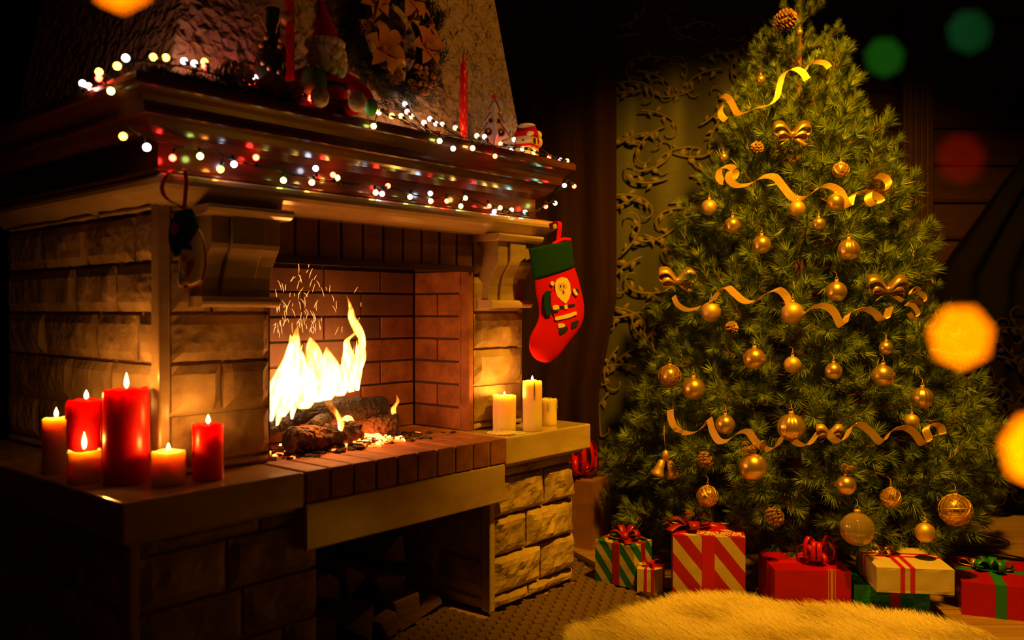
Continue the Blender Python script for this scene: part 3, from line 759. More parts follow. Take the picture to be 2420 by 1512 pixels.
up = [(195,197,'W'),(209,204,'P'),(234,185,'R'),(234,170,'O'),(262,215,'G'),(277,156,'O'),(297,137,'W'),(362,135,'O'),(392,136,'O'),(435,144,'W'),(459,150,'W'),(483,146,'O'),(484,158,'R'),
 (579,185,'R'),(595,199,'R'),(602,184,'W'),(655,212,'Y'),(694,217,'W'),(734,232,'R'),(752,227,'Y'),(786,206,'R'),(816,254,'W'),(837,225,'Y'),(843,260,'W'),(862,232,'R'),
 (883,298,'G'),(895,265,'Y'),(926,274,'O'),(948,274,'Y'),(957,246,'W'),(962,264,'P'),(973,275,'Y'),(1002,290,'P'),(1016,281,'W'),(1030,292,'P'),(1045,294,'Y'),(1076,302,'Y'),
 (1039,333,'G'),(1071,351,'W'),(1117,350,'Y'),(1127,321,'Y'),(1145,323,'W'),(1170,369,'R'),(1183,340,'R'),(1208,356,'W'),(1215,330,'W'),(1250,329,'W'),(1235,352,'Y'),(1262,360,'Y'),
 (1298,371,'R'),(1324,378,'W'),(1340,380,'Y')]
def crown_y(x): return 165 + (x-335)*.2157
def pl_up(x, y):
    if x < 335:
        return ona(x, y, .035)
    d = crown_y(x) - y
    if d > 22: return onb(x, y, .13)
    if d > -4: return onb(x, y, .05)
    return onb(x, y, .014)
upp = [ona(190,215,.03), ona(240,192,.04), ona(285,150,.10)] + [onb(x, y, b) for x, y, b in ((350,145,.07),(430,158,.06),(480,170,.06),(560,190,.06),(640,222,.05),(700,228,.05),(760,232,.05),(815,240,.04),(860,238,.06),(900,262,.04),(950,285,.02),(980,300,.018),
       (1030,318,.016),(1080,322,.016),(1120,334,.016),(1170,345,.018),(1220,345,.03),(1270,360,.03),(1330,378,.03))]
light_string('light_string', 'upper string of coloured fairy lights along the front edge of the mantelpiece', up, pl_up, upp)

# ------------------------------------------------------------------ fir sprays and needles helper
def needles(m, p0, p1, n, ln, wd, rr, spread=.9, tip=True):
    p0, p1 = Vector(p0), Vector(p1); t = (p1-p0).normalized(); up = t.orthogonal().normalized(); sd = t.cross(up)
    for i in range(n):
        u = rr.random()**.85; a = rr.uniform(0, 2*PI); q = p0 + (p1-p0)*u
        out = up*math.cos(a) + sd*math.sin(a)
        f = spread*rr.uniform(.75,1.2)*(1.0 - .35*u)
        d = (t + out*f*1.25).normalized(); l = ln*rr.uniform(.75,1.15)
        wv = d.cross(out).normalized() if rr.random() < .5 else d.cross(V(0,0,1)).normalized()
        wv = (wv + V(rr.uniform(-.4,.4), rr.uniform(-.4,.4), rr.uniform(-.4,.4))).normalized()*wd
        m.add([q - wv*.5, q + wv*.5, q + d*l*.6 + wv*.42, q + d*l, q + d*l*.6 - wv*.42], [(0,1,2,3,4)])
def cone_mesh(r, h, mt=None, rr=random.Random(1), name='cone'):
    m = MB(); m.ball((0,0,0), r*.55, 8, 6, (1,1,h/r*.9))
    rows = 8
    for j in range(rows):
        z = -h + 2*h*(j+.5)/rows; R = r*math.sqrt(max(.05, 1-(z/h)**2))*.95
        k = max(5, int(9*R/r))
        for i in range(k):
            a = 2*PI*(i + .5*(j % 2))/k; o = V(math.cos(a), math.sin(a), 0); s = V(-math.sin(a), math.cos(a), 0)*r*.30
            b = o*R*.4 + V(0,0,z); t = o*R*1.08 + V(0,0,z+h*.10)
            m.add([b - s*.4, b + s*.4, t + s, t + o*r*.10 + V(0,0,h*.06), t - s, t - V(0,0,h*.12)], [(0,1,2,3,4),(0,4,5),(5,4,3),(5,3,2),(1,2,5),(0,5,1)])
    return m

# ------------------------------------------------------------------ things on the mantelpiece (mantel top is z 1.540)
def onm(x, b, z=1.541): return onb(x, 0, b)[0], b, z
def at_m(x, b): a = onb(x, 200, b)[0]; return L2W(a, b, 1.5405)
rr = random.Random(11)
# dark garland at the left corner
m = MB(); pth = [V(.11,.34,1.553), V(.105,.12,1.555), V(.135,.075,1.556), V(.28,.075,1.556), V(.42,.07,1.552), V(.50,.075,1.550)]
for p0, p1 in zip(pth[:-1], pth[1:]):
    for k in range(14):
        q = p0.lerp(p1, k/14); needles(m, q, q + V(rr.uniform(-.02,.02), rr.uniform(-.03,.005), rr.uniform(-.002,.014)), 26, .022, .0022, rr)
m.tube(pth, .008, 8)
tag(m.build('garland', M['needle_d'], None, O, ANG), 'dark fir garland lying along the left corner of the mantelpiece', 'garland')
# pine cones
def mcone(x, b, r, h, lab, rot, snow=False, up=0):
    r *= 1.35; h *= 1.35; p = at_m(x, b); m = cone_mesh(r, h); 
    o = m.build('pine_cone', M['cone'], None, p + V(0,0,r*1.02+up), rot)
    tag(o, lab, 'pine cone', 'pine cones on the mantelpiece')
mcone(545, .085, .030, .042, 'dark pine cone lying at the left of the mantel beside the fir twig', (1.5,.2,1.2))
mcone(640, .085, .026, .034, 'brown pine cone in front of the red twisted candle', (1.3,.3,.4))
mcone(683, .075, .024, .030, 'frosted pine cone next to the bearded doll', (1.2,.1,2.4))
mcone(604, .12, .020, .028, 'small pine cone behind the white bulb on the mantel', (.5,.3,1))
# fir twig standing
p = Vector(onb(560, 172, .13)); m = MB()
for d in ((-.02,0,.06),(.015,0,.075),(-.045,0,.035),(.045,0,.04),(0,-.02,.05),(-.03,.01,.07)): needles(m, (0,0,0), d, 130, .028, .0016, rr); m.tube([(0,0,0), d], .0015, 5)
p = L2W(onb(560,172,.13)[0], .13, 1.5405)
tag(m.build('fir_twig', M['needle_d'], None, p), 'dark fir twig sticking up behind the left pine cone', 'twig')
# dark bottle with gold twigs
p = at_m(645, .15); m = MB(); m.lathe([(.030,0),(.034,.01),(.034,.085),(.028,.11),(.014,.135),(.012,.18),(.014,.19),(.010,.19)], 24)
bt = empty('dark_bottle', p, 0, label='dark green bottle shaped figure with gold beads behind the pine cones', cat='bottle')
m.build('bottle_body', M['darkglass'], bt, smooth=True)
m = MB()
for i in range(16):
    a = rr.uniform(0,6.28); z = rr.uniform(.05,.13); m.ball((.034*math.cos(a), .034*math.sin(a), z), .005, 8, 5)
for d in ((-.03,-.02,.07),(-.045,0,.05),(.03,-.02,.06)): m.tube(catmull([(0,0,.12), (d[0]*.6, d[1], .12+d[2]*.7), (d[0], d[1], .10+d[2])], 4), .0013, 5)
m.ball((.028,-.01,.168), .015, 12, 8)
tag(m.build('gold_beads', M['gold_m'], bt, smooth=True), kind='stuff')
bt.scale = (1.45,)*3
# twisted red candle and taper
def taper(x, b, r, ztop, lab, twist):
    p = at_m(x, b); h = ztop - 1.5405; m = MB(); rings = []
    n = 90
    for i in range(n+1):
        z = h*i/n; R = r*(1 if i/n < .8 else max(.12, 1-(i/n-.8)/.2*.8)); ring = []
        for k in range(18):
            a = 2*PI*k/18; q = 1 + .14*math.cos(3*(a) + z*twist)
            ring.append(V(R*q*math.cos(a), R*q*math.sin(a), z))
        rings.append(ring)
    m.loft(rings); c = empty('taper_candle', p, 0, label=lab, cat='candle', group='red taper candles on the mantelpiece')
    m.build('wax', M['red_wax'], c, smooth=True)
    w = MB(); w.tube([(0,0,h-.002), (.001,0,h+.006)], .0008, 5); w.build('wick', M['wick'], c)
taper(685, .10, .0115, onb(685,-60,.10)[2], 'twisted red candle standing left of the bearded doll', 160)
taper(1096, .13, .0125, onb(1102,128,.13)[2], 'unlit red taper candle between the wreath and the carved tree', 150)
m = MB(); m.lathe([(.026,0),(.028,.004),(.024,.008),(.012,.010),(.012,.016),(.014,.018),(.001,.012)], 20)
tag(m.build('candle_saucer', M['ribbon_red'], None, at_m(1032,.075), smooth=True), 'small red saucer on the mantel below the wreath', 'saucer')

# bearded doll in a red coat
p = at_m(768, .115)
dl = empty('bearded_doll', p, ANG-.35, label='sitting plush doll with white beard, red hat and coat holding a green sack', cat='doll')
def D(fn, name, mt, sm=True):
    m = MB(); fn(m); return m.build(name, mt, dl, smooth=sm)
def body(m):
    m.loft([[V(math.cos(2*PI*k/20)*a, math.sin(2*PI*k/20)*b_-.0, z) for k in range(20)] for a, b_, z in ((.028,.024,.0),(.048,.040,.012),(.052,.042,.04),(.044,.036,.075),(.034,.028,.10),(.016,.014,.112))])
D(body, 'coat', M['felt_red'])
def arms(m):
    m.tube(catmull([(-.030,0,.095), (-.060,-.012,.078), (-.064,-.034,.058), (-.045,-.045,.05)], 5), [.015]*16, 10)
    m.tube(catmull([(.030,0,.095), (.062,-.010,.078), (.082,-.024,.055), (.086,-.03,.040)], 5), [.015]*16, 10)
D(arms, 'sleeve', M['felt_red'])
D(lambda m: m.tube(catmull([(-.02,-.01,.022), (-.034,-.055,.016), (-.038,-.074,.012)], 5), .017, 10), 'trouser_leg', M['felt_red'])
D(lambda m: m.tube(catmull([(.02,-.01,.022), (.034,-.055,.016), (.040,-.074,.012)], 5), .017, 10), 'trouser_leg', M['felt_red'])
D(lambda m: (m.ball((-.038,-.088,.022), .020, 14, 9, (1,.9,1.1))), 'boot', M['white_fluff'])
D(lambda m: (m.ball((.042,-.088,.022), .020, 14, 9, (1,.9,1.1))), 'boot', M['white_fluff'])
D(lambda m: m.ball((-.040,-.050,.058), .032, 16, 10, (.9,.8,1.15)), 'sack', M['green_cloth'])
D(lambda m: m.ball((.092,-.034,.028), .017, 14, 9, (.9,.8,1.2)), 'mitten', M['green_cloth'])
D(lambda m: m.tube([(.046*math.cos(t), .040*math.sin(t)-.0, .066) for t in [2*PI*k/24 for k in range(25)]], .005, 6), 'belt', M['felt_black'])
D(lambda m: m.ball((0,0,.140), .033, 18, 12), 'head', M['skin'])
def beard(m):
    r2 = random.Random(5)
    for i in range(46):
        a = r2.uniform(-2.7,-.45); z = r2.uniform(.095,.140)
        m.ball((.036*math.cos(a), .034*math.sin(a), z), r2.uniform(.009,.014), 8, 6)
    for i in range(18):
        t = 2*PI*i/18; m.ball((.034*math.cos(t), .034*math.sin(t), .158), .0105, 8, 6)
D(beard, 'beard', M['white_fluff'])
D(lambda m: m.ball((0,-.040,.137), .007, 8, 6), 'nose', M['petal'])
D(lambda m: (m.ball((-.012,-.030,.148), .003, 8, 5), m.ball((.012,-.030,.148), .003, 8, 5)), 'eyes', M['felt_black'])
D(lambda m: m.tube(catmull([(0,0,.158), (.0,.0,.19), (-.006,.0,.225), (-.012,.004,.262)], 5), [.034,.033,.031,.028,.026,.023,.021,.019,.017,.015,.013,.011,.009,.007,.005,.004], 16), 'hat', M['felt_red'])

dl.scale = (1.3,)*3
# wreath
Pw = onb(920, 92, .165); wr = empty('wreath', L2W(Pw[0], .155, Pw[2]), ANG, label='large dark fir wreath with dried flowers, ribbons and cones leaning on the chimney', cat='wreath')
r2 = random.Random(21); m = MB(); RW = .105
for i in range(300):
    a = r2.uniform(0, 2*PI); R = RW + r2.gauss(0,.016); c = V(R*math.cos(a), r2.uniform(-.03,.012), R*math.sin(a))
    d = V(math.cos(a+1.2)*.03, r2.uniform(-.025,.0), math.sin(a+1.2)*.03) + V(r2.uniform(-.02,.02), 0, r2.uniform(-.02,.02))
    needles(m, c, c + d, 34, .020, .0016, r2)
m.tube([(RW*math.cos(t), 0, RW*math.sin(t)) for t in [2*PI*k/40 for k in range(41)]], .024, 10)
tag(m.build('fir_needles', M['needle_d'], wr), kind='stuff')
def petal(m, c, d, n, L_, w_):
    d = Vector(d).normalized(); n = Vector(n).normalized(); s = d.cross(n).normalized()
    pts = []
    for t, ww, bb in ((0,.15,0),(.25,.8,.12),(.55,1,.16),(.8,.6,.08),(1,.02,-.06)):
        pts.append((Vector(c) + d*L_*t + n*L_*bb, ww*w_))
    vs = []
    for q, ww in pts: vs += [q - s*ww + n*ww*.35, q, q + s*ww + n*ww*.35]
    fs = []
    for i in range(4):
        for j in range(2): fs.append((i*3+j, i*3+j+1, (i+1)*3+j+1, (i+1)*3+j))
    m.add(vs, fs)
for (x, z, L_) in ((-.062,-.045,.060), (.010,.085,.060), (.062,-.010,.05), (-.085,.05,.045)):
    m = MB()
    for k in range(6): a = k*PI/3 + x*20; petal(m, (x,-.035,z), (math.cos(a), -.35, math.sin(a)), (0,-1,.2), L_, .016)
    m.ball((x,-.045,z), .007, 8, 6); m.build('flower', M['petal'], wr, smooth=True)
for (pts_) in (((.015,-.04,.12),(.03,-.05,.06),(.0,-.055,.02),(-.012,-.05,-.02)), ((.03,-.04,.11),(.06,-.05,.06),(.07,-.055,.03),(.085,-.05,.01)), ((-.03,-.04,.13),(-.06,-.05,.10),(-.075,-.055,.05),(-.10,-.05,.0))):
    c = catmull(pts_, 6); m = MB(); m.strip(c, [V(.012*math.cos(i*.5), .010*math.sin(i*.5), .004) for i in range(len(c))]); m.build('wreath_ribbon', M['petal'], wr, solid=.0008)
for (x, z, rc) in ((.055,-.085,.017), (.03,-.105,.014), (-.02,-.095,.018), (.09,-.05,.016), (-.105,-.01,.015)):
    m = cone_mesh(rc, rc*1.25); m.build('small_cone', M['cone'], wr, (x,-.03,z), (1.2, x*9, z*7))
for cl in ((.075,-.085), (.045,-.06), (.095,.0), (-.03,-.02), (.05,-.11)):
    m = MB()
    for k in range(5): m.ball((cl[0]+r2.uniform(-.014,.014), -.045+r2.uniform(-.006,.006), cl[1]+r2.uniform(-.012,.012)), .0058, 8, 6)
    m.build('berry_cluster', M['petal'], wr, smooth=True)
for (x, z) in ((-.02,-.075), (-.05,.0), (.02,.05)):
    m = MB()
    for k in range(5): a = r2.uniform(0,6); petal(m, (x,-.03,z), (math.cos(a), -.3, math.sin(a)), (0,-1,0), .035, .011)
    m.build('gold_leaves', M['gold_m'], wr)

wr.scale = (1.42,)*3
# carved wooden tree
Pt = at_m(1168, .105); ct = empty('carved_tree', Pt, ANG-.6, label='pale cut-out wooden tree with round holes and a red star on the mantel', cat='ornament')
hw = [(.008,.150),(.020,.122),(.012,.120),(.034,.088),(.020,.088),(.052,.046),(.026,.036),(.018,.020)]
out_ = [V(0,0,.158)] + [V(x,0,z) for x, z in hw] + [V(-x,0,z) for x, z in hw[::-1]]
m = MB(); m.prism([p + V(0,-.002,0) for p in out_], (0,.004,0)); m.build('tree_panel', M['silver'], ct)
m = MB(); m.prism([V(p.y, p.x*.9, p.z) + V(-.002,0,0) for p in out_], (.004,0,0)); m.build('tree_panel', M['silver'], ct)
m = MB(); m.lathe([(.034,0),(.036,.006),(.030,.012),(.016,.016),(.010,.022),(.001,.022)], 24); m.build('tree_base', M['silver'], ct, smooth=True)
m = MB()
for (x, z, r_) in ((-.020,.060,.012), (.020,.060,.012), (-.012,.095,.007), (.013,.095,.007)):
    m.tube([(x + r_*math.cos(t), -.004, z + r_*math.sin(t)) for t in [2*PI*k/16 for k in range(17)]], .0016, 5)
m.build('hole_rim', M['cone'], ct)
m = MB(); m.tube([p + V(0,-.003,0) for p in out_ + out_[:1]], .0013, 5); m.build('dark_outline', M['wick'], ct)
m = MB()
for (x, z, r_) in ((-.020,.060,.011), (.020,.060,.011), (-.012,.095,.006), (.013,.095,.006)): m.prism([V(x + r_*math.cos(t), -.0035, z + r_*math.sin(t)) for t in [2*PI*k/16 for k in range(16)]], (0,.001,0))
m.build('hole', M['wick'], ct)
m = MB()
for (x, z) in ((-.034,.086), (.034,.086), (-.052,.044), (.052,.044), (.020,.12), (-.02,.12), (-.02,.06), (.02,.06)): m.ball((x,-.005,z+.003), .0045, 8, 6)
m.build('beads', M['gold_m'], ct, smooth=True)
st = [V(.011*(1 if k % 2 == 0 else .42)*math.sin(PI*k/5), -.003, .168 + .011*(1 if k % 2 == 0 else .42)*math.cos(PI*k/5)) for k in range(10)]
m = MB(); m.prism(st, (0,.005,0)); m.build('star', M['ribbon_red'], ct)
# ceramic house
Ph = at_m(1248, .085); ho = empty('ceramic_house', Ph, ANG+.25, label='small cream ceramic house with red roof at the right end of the mantel', cat='ornament')
m = MB(); m.box(-.030,.012,-.022,.022,0,.052); m.box(.006,.032,-.016,.020,0,.040); m.build('house_walls', M['ceramic'], ho, bevel=.003)
m = MB(); m.prism([V(-.034,-.026,.050), V(.016,-.026,.050), V(-.009,-.026,.078)], (0,.052,0)); m.prism([V(.002,-.02,.038), V(.036,-.02,.038), V(.019,-.02,.056)], (0,.042,0)); m.build('house_roof', M['felt_red'], ho, bevel=.003)
m = MB(); m.box(-.034,-.028,-.0245,.0245,.0245,.029); m.box(-.031,.013,-.0245,-.021,.0245,.029); m.build('red_band', M['felt_red'], ho)
m = MB(); m.ball((-.009,0,.078), .012, 10, 7, (1.5,2,.6)); m.ball((.022,0,.056), .009, 10, 7, (1.6,2,.6)); m.ball((-.030,-.02,.054), .008, 8, 6, (1,1.4,.7)); m.ball((.014,-.024,.056), .008, 8, 6); m.build('snow_cap', M['snow'], ho, smooth=True)
m = MB(); m.box(-.016,-.004,-.0235,-.0225,.032,.046); m.box(-.0305,-.0315,-.006,.006,.008,.020); m.prism([V(-.0305,.004*(1 if k % 2 == 0 else .4)*math.sin(PI*k/5), .039+.004*(1 if k % 2 == 0 else .4)*math.cos(PI*k/5)) for k in range(10)], (-.001,0,0)); m.build('house_window', M['felt_black'], ho)
m = MB(); m.ball((.032,-.012,.062), .011, 10, 8); m.ball((.034,-.012,.044), .012, 10, 8, (1,1,1.3)); m.build('house_figure', M['ceramic'], ho, smooth=True)
m = MB(); m.box(.013,.025,-.0175,-.0165,0,.022); m.build('house_door', M['cone'], ho)

ho.scale = (1.4,)*3; ct.scale = (1.12,1.12,1.12)
# ------------------------------------------------------------------ stockings
def sx(x, y): return 1200 + x/2.362, 480 + y/2.362
def st_sections(pairs, b, depth, seg=20):
    rings = []; n_ = V(0,-1,0)
    for (l, r, dd) in pairs:
        A = Vector(onb(*l, b)); B = Vector(onb(*r, b)); c = (A+B)/2; h = (B-A)/2
        rings.append([c + h*math.cos(2*PI*k/seg) + n_*depth*dd*math.sin(2*PI*k/seg) for k in range(seg)])
    return rings
sb = .055
sk = empty('stocking', O, ANG, label='red felt stocking with green cuff and bearded man hanging right of the fireplace', cat='stocking', group='felt stockings hanging from the ledge')
P_ = lambda *a: sx(*a)
def interp(pairs, n=4):
    ls = catmull([V(p[0][0], p[0][1], p[2]) for p in pairs], n); rs = catmull([V(p[1][0], p[1][1], p[2]) for p in pairs], n)
    return [((a.x, a.y), (b_.x, b_.y), a.z) for a, b_ in zip(ls, rs)]
cuff = interp([(P_(116,256), P_(355,202), .9), (P_(130,330), P_(362,275), 1), (P_(146,428), P_(372,355), .95)])
m = MB(); m.loft(st_sections(cuff, sb, .020)); m.build('cuff', M['felt_green'], sk, smooth=True)
leg = interp([(P_(150,415), P_(368,345), .82), (P_(158,500), P_(400,450), .9), (P_(175,590), P_(425,585), 1), (P_(168,660), P_(405,690), 1.05), (P_(132,735), P_(330,790), 1.1), (P_(122,800), P_(285,850), 1), (P_(140,850), P_(235,885), .7), (P_(165,876), P_(205,889), .2)])
m = MB(); m.loft(st_sections(leg, sb, .020)); m.build('foot', M['felt_red'], sk, smooth=True)
def strap(name, pts, wdv, mt, par, sol=.002):
    c = catmull(pts, 6); m = MB(); m.strip(c, [wdv]*len(c)); return m.build(name, mt, par, solid=sol)
a_, b_, c_ = Vector(onb(1322,528,.05)), Vector(onb(1320,560,.045)), Vector(onb(1316,578,.05))
strap('hanging_loop', [a_ + V(0,.04,.0), a_ + V(0,0,.004), b_, c_, c_ + V(-.02,.01,-.01)], V(.022,0,0), M['felt_red'], sk, .003)
m = MB(); m.tube(catmull([Vector(onb(*P_(250,232), .05)), Vector(onb(*P_(300,205), .045)), Vector(onb(*P_(345,205), .05))], 5), .008, 8); m.build('lining', M['felt_red'], sk, smooth=True)
fr = sb - .0195
def app(pts, mt, name='applique', o=0.0, th=.002):
    m = MB(); m.prism([Vector(onb(*P_(x, y), fr - o)) for x, y in pts], (0,-th,0)); return m.build(name, mt, sk)
app([(262,450),(275,425),(300,412),(330,420),(346,450),(350,500),(342,530),(330,550),(322,562),(300,545),(275,520),(264,490)], M['felt_cream'], 'beard_applique', .001)
app([(282,450),(300,442),(325,450),(332,470),(300,492),(284,478)], mat('face felt', (.60,.42,.20), .9), 'face_applique', .003, .001)
for ex in (295, 313): app([(ex-3,460),(ex,456),(ex+3,460),(ex+3,468),(ex,472),(ex-3,468)], M['felt_black'], 'eye_applique', .004, .001)
app([(307,488),(314,486),(316,500),(311,508),(306,498)], M['felt_red'], 'mouth_applique', .004, .001)
app([(238,440),(247,434),(256,440),(256,456),(247,462),(238,454)], M['felt_cream'], 'bobble_applique', .001)
app([(205,495),(225,488),(245,495),(232,520),(235,560),(242,600),(238,630),(218,630),(203,590),(200,540)], M['felt_green'], 'glove_applique', .000)
app([(238,505),(262,495),(280,530),(300,550),(322,568),(345,545),(365,520),(378,540),(386,600),(388,610),(262,640),(250,610),(240,570)], mat('scarlet felt', (.60,.008,.008), .95, spec=.08), 'coat_applique', .0005)
app([(290,575),(362,562),(374,560),(375,572),(362,577),(290,590)], M['felt_black'], 'belt_applique', .003)
app([(313,570),(330,566),(333,588),(316,592)], M['felt_cream'], 'buckle_applique', .0045)
app([(250,576),(262,568),(282,570),(286,588),(270,595),(252,595)], M['felt_cream'], 'mitten_applique', .004)
app([(252,597),(270,597),(283,592),(280,606),(262,610),(252,604)], M['felt_green'], 'mitten_applique', .004)
app([(362,480),(372,476),(388,500),(390,512),(378,516),(364,498)], M['felt_cream'], 'mitten_applique', .003)
app([(378,474),(392,482),(396,500),(390,506),(378,488)], M['felt_green'], 'mitten_applique', .003)
app([(264,634),(300,628),(380,604),(385,620),(340,640),(268,655),(262,648)], M['felt_cream'], 'hem_applique', .003)
app([(278,676),(290,671),(312,672),(318,682),(312,692),(282,697)], M['felt_cream'], 'cuff_applique', .003)
app([(286,700),(330,688),(336,702),(318,722),(292,735),(284,720)], M['felt_black'], 'boot_applique', .003)
app([(352,668),(388,652),(398,660),(388,680),(360,700),(352,690)], M['felt_black'], 'boot_applique', .001)
# left stocking, seen narrow
s2 = empty('stocking', O, ANG, label='cream and dark green stocking hanging on a red ribbon at the left ledge corner', cat='stocking', group='felt stockings hanging from the ledge')
sb2 = .045
top_ = interp([((418,497),(452,492),.6), ((404,525),(464,515),1), ((399,560),(468,545),1), ((404,590),(448,580),.8), ((412,608),(432,600),.4)])
m = MB(); m.loft(st_sections(top_, sb2, .020)); m.build('cuff', M['felt_green'], s2, smooth=True)
bot_ = interp([((440,535),(460,528),.4), ((430,560),(478,555),.9), ((424,600),(486,600),1), ((424,635),(484,640),1), ((420,660),(476,660),.9), ((424,678),(452,676),.4)])
m = MB(); m.loft(st_sections(bot_, sb2, .018)); m.build('foot', M['felt_cream'], s2, smooth=True)
def app2(pts, mt, name, o=0.0):
    m = MB(); m.prism([Vector(onb(x, y, sb2-.0185-o)) for x, y in pts], (0,-.002,0)); return m.build(name, mt, s2)
app2([(405,530),(412,526),(418,532),(424,540),(418,552),(410,556),(404,548)], M['ribbon_dark'], 'flower_applique', .002)
app2([(428,592),(436,582),(446,590),(450,610),(446,636),(438,648),(430,640),(427,615)], M['skin'], 'face_applique', .001)
app2([(447,618),(456,612),(459,624),(450,640),(444,656),(440,648)], M['ribbon_red'], 'scarf_applique', .003)
app2([(432,585),(442,574),(452,580),(454,592),(444,588),(434,590)], M['felt_black'], 'hair_applique', .003)
app2([(434,606),(440,604),(441,614),(436,618)], M['ribbon_red'], 'nose_applique', .004)
app2([(430,678),(440,672),(446,678),(438,683)], M['ribbon_red'], 'toe_dot', .000)
edge = [Vector(onb(x, y, sb2-.012)) for x, y in ((455,537),(470,550),(481,575),(486,605),(485,635),(478,660),(460,674),(440,680))]
m = MB(); m.tube(catmull(edge, 5), .0022, 6); m.build('red_piping', M['ribbon_red'], s2, smooth=True)
q = [Vector(onb(x, y, b)) for x, y, b in ((434,402,.12),(436,400,.082),(440,425,.070),(438,460,.055),(434,492,.045),(424,486,.045),(395,470,.055),(383,448,.062),(388,425,.070),(402,405,.082),(410,402,.12))]
c = catmull(q, 5); m = MB(); m.strip(c, [V(.010,0,0)]*len(c)); m.build('hanging_ribbon', M['ribbon_red'], s2, solid=.0015)

# ------------------------------------------------------------------ curtains
def drape(name, lab, mt, Y, xl, xr, folds, amp, z0, z1, seed, nx=150, nz=40, cat='curtain', group=None):
    m = MB(); vs = []
    for j in range(nz+1):
        z = z0 + (z1-z0)*j/nz; a, b = xl(z), xr(z)
        for i in range(nx+1):
            t = i/nx; x = a + (b-a)*t
            f = math.sin(t*folds*2*PI + seed + .5*noise.noise(V(t*4, z*.5, seed))) + .5*math.sin(t*folds*4.7 + seed*2 + z*.3)
            vs.append(V(x, Y - amp*f*.6 + .01*noise.noise(V(x*8, z*1.5, seed)), z))
    m.add(vs, [(j*(nx+1)+i, j*(nx+1)+i+1, (j+1)*(nx+1)+i+1, (j+1)*(nx+1)+i) for j in range(nz) for i in range(nx)])
    o = m.build(name, mt, None, smooth=True, solid=.004)
    return tag(o, lab, cat, group)
def xr_brown(z):
    # right edge: straight, then pulled to the left below eye height
    x = .505
    if z < 1.05: x -= .085*min(1, (1.05-z)/.45)
    return x
drape('curtain', 'long brown velvet curtain hanging in folds between the chimney and the tree', M['curtain'], 4.17, lambda z: -.46, xr_brown, 5.5, .035, .01, 2.6, 1.3)
drape('curtain', 'dark green embroidered curtain hanging behind the left side of the tree', M['green_c'], 4.33, lambda z: .30, lambda z: 1.40, 2.5, .018, .01, 2.6, .4, cat='curtain')
gc = bpy.context.scene.objects[-1] if False else [o for o in C.objects if o.name == 'curtain.001'][0]
gc2 = gc
def vines(parent, Y, x0, x1, z0, z1, n, seed, name='vine_embroidery', xmin=None):
    r3 = random.Random(seed); m = MB()
    def leaf(p, d, l):
        d = d.normalized(); s = V(-d.z, 0, d.x); m.add([p, p + d*l*.35 + s*l*.26 + V(0,-.004,0), p + d*l, p + d*l*.35 - s*l*.26 + V(0,-.003,0), p + d*l*.45 + V(0,-.012,0)], [(0,1,4),(1,2,4),(2,3,4),(3,0,4)])
    cell = math.sqrt((x1-x0)*(z1-z0)/n)
    for iz in range(int((z1-z0)/cell)):
        for ix in range(int((x1-x0)/cell)+1):
            p = V(x0 + (ix+r3.uniform(.2,.8))*cell, Y, z0 + (iz+r3.uniform(.2,.8))*cell); a = r3.uniform(-.5,.9) + (PI if (ix+iz) % 2 else 0); k = r3.choice((-1, 1)); pts = [p]
            for j in range(26):
                a += k*(.05 if j < 10 else .05 + .022*(j-9)); st = .0135 if j < 16 else .0105; p = p + V(math.cos(a), 0, math.sin(a))*st; pts.append(V(p.x, Y - .004, p.z))
                if j in (2, 5, 8, 12): aa = a - k*r3.uniform(.6,1.1)*(1 if j % 2 else -1); leaf(p, V(math.cos(aa), 0, math.sin(aa)), r3.uniform(.035,.055))
            pts = [q for q in pts if (xmin is None or q.x > xmin) and q.z > .05]
            if len(pts) > 3: m.tube(pts, [.0060 - .0028*t/len(pts) for t in range(len(pts))], 6)
    o = m.build(name, M['vine'], parent, smooth=True); tag(o, kind='stuff'); return o
vines(gc, 4.306, .44, 1.3, .1, 2.5, 110, 5, xmin=.43)
def xl_right(z):
    if z > 1.18: return 2.08 + (z-1.18)*.72
    return 2.08 - .06*math.sin((1.18-z)*2)
dr = drape('curtain', 'black patterned drape swept aside at the right edge behind the tree', M['dark_c'], 4.25, xl_right, lambda z: 2.95, 5, .03, .01, 2.6, 2.2)
vines(dr, 4.215, 2.12, 2.95, .1, 1.0, 70, 9).data.materials[0] = M['dark_vine']
cr_ = MB().lathe([(.012,-1.9),(.012,1.4)], 12, M=Matrix.Translation((1.15,4.25,2.66)) @ Matrix.Rotation(PI/2, 4, 'Y')).build('curtain_rod', M['iron'], None, smooth=True)
tag(cr_, 'dark iron curtain rod above the curtains', 'rod')

# ------------------------------------------------------------------ the tree
TX, TY = 1.20, 3.62
prof_t = [(.10,.74),(.20,.80),(.44,.74),(.70,.64),(.97,.57),(1.235,.51),(1.5,.42),(1.76,.335),(2.03,.22),(2.2,.15),(2.32,.07),(2.42,.01)]
def TR(z):
    if z <= prof_t[0][0]: return prof_t[0][1]
    for (z0, r0), (z1, r1) in zip(prof_t[:-1], prof_t[1:]):
        if z < z1: return lerp(r0, r1, (z-z0)/(z1-z0))
    return .01
tree = empty('christmas_tree', (TX, TY, 0), 0, label='tall green christmas tree with gold ornaments beside the fireplace', cat='tree')
m = MB(); m.tube([(0,0,.02),(0,0,1.2),(0,0,2.3)], [.028,.02,.006], 10); m.build('trunk', M['twig'], tree, smooth=True)
m = MB()
for k in range(4): a = PI/4 + k*PI/2; m.tube([(0,0,.12),(math.cos(a)*.1,math.sin(a)*.1,.07),(math.cos(a)*.24,math.sin(a)*.24,.008)], .011, 6)
m.build('tree_stand', M['iron'], tree)
variants = []
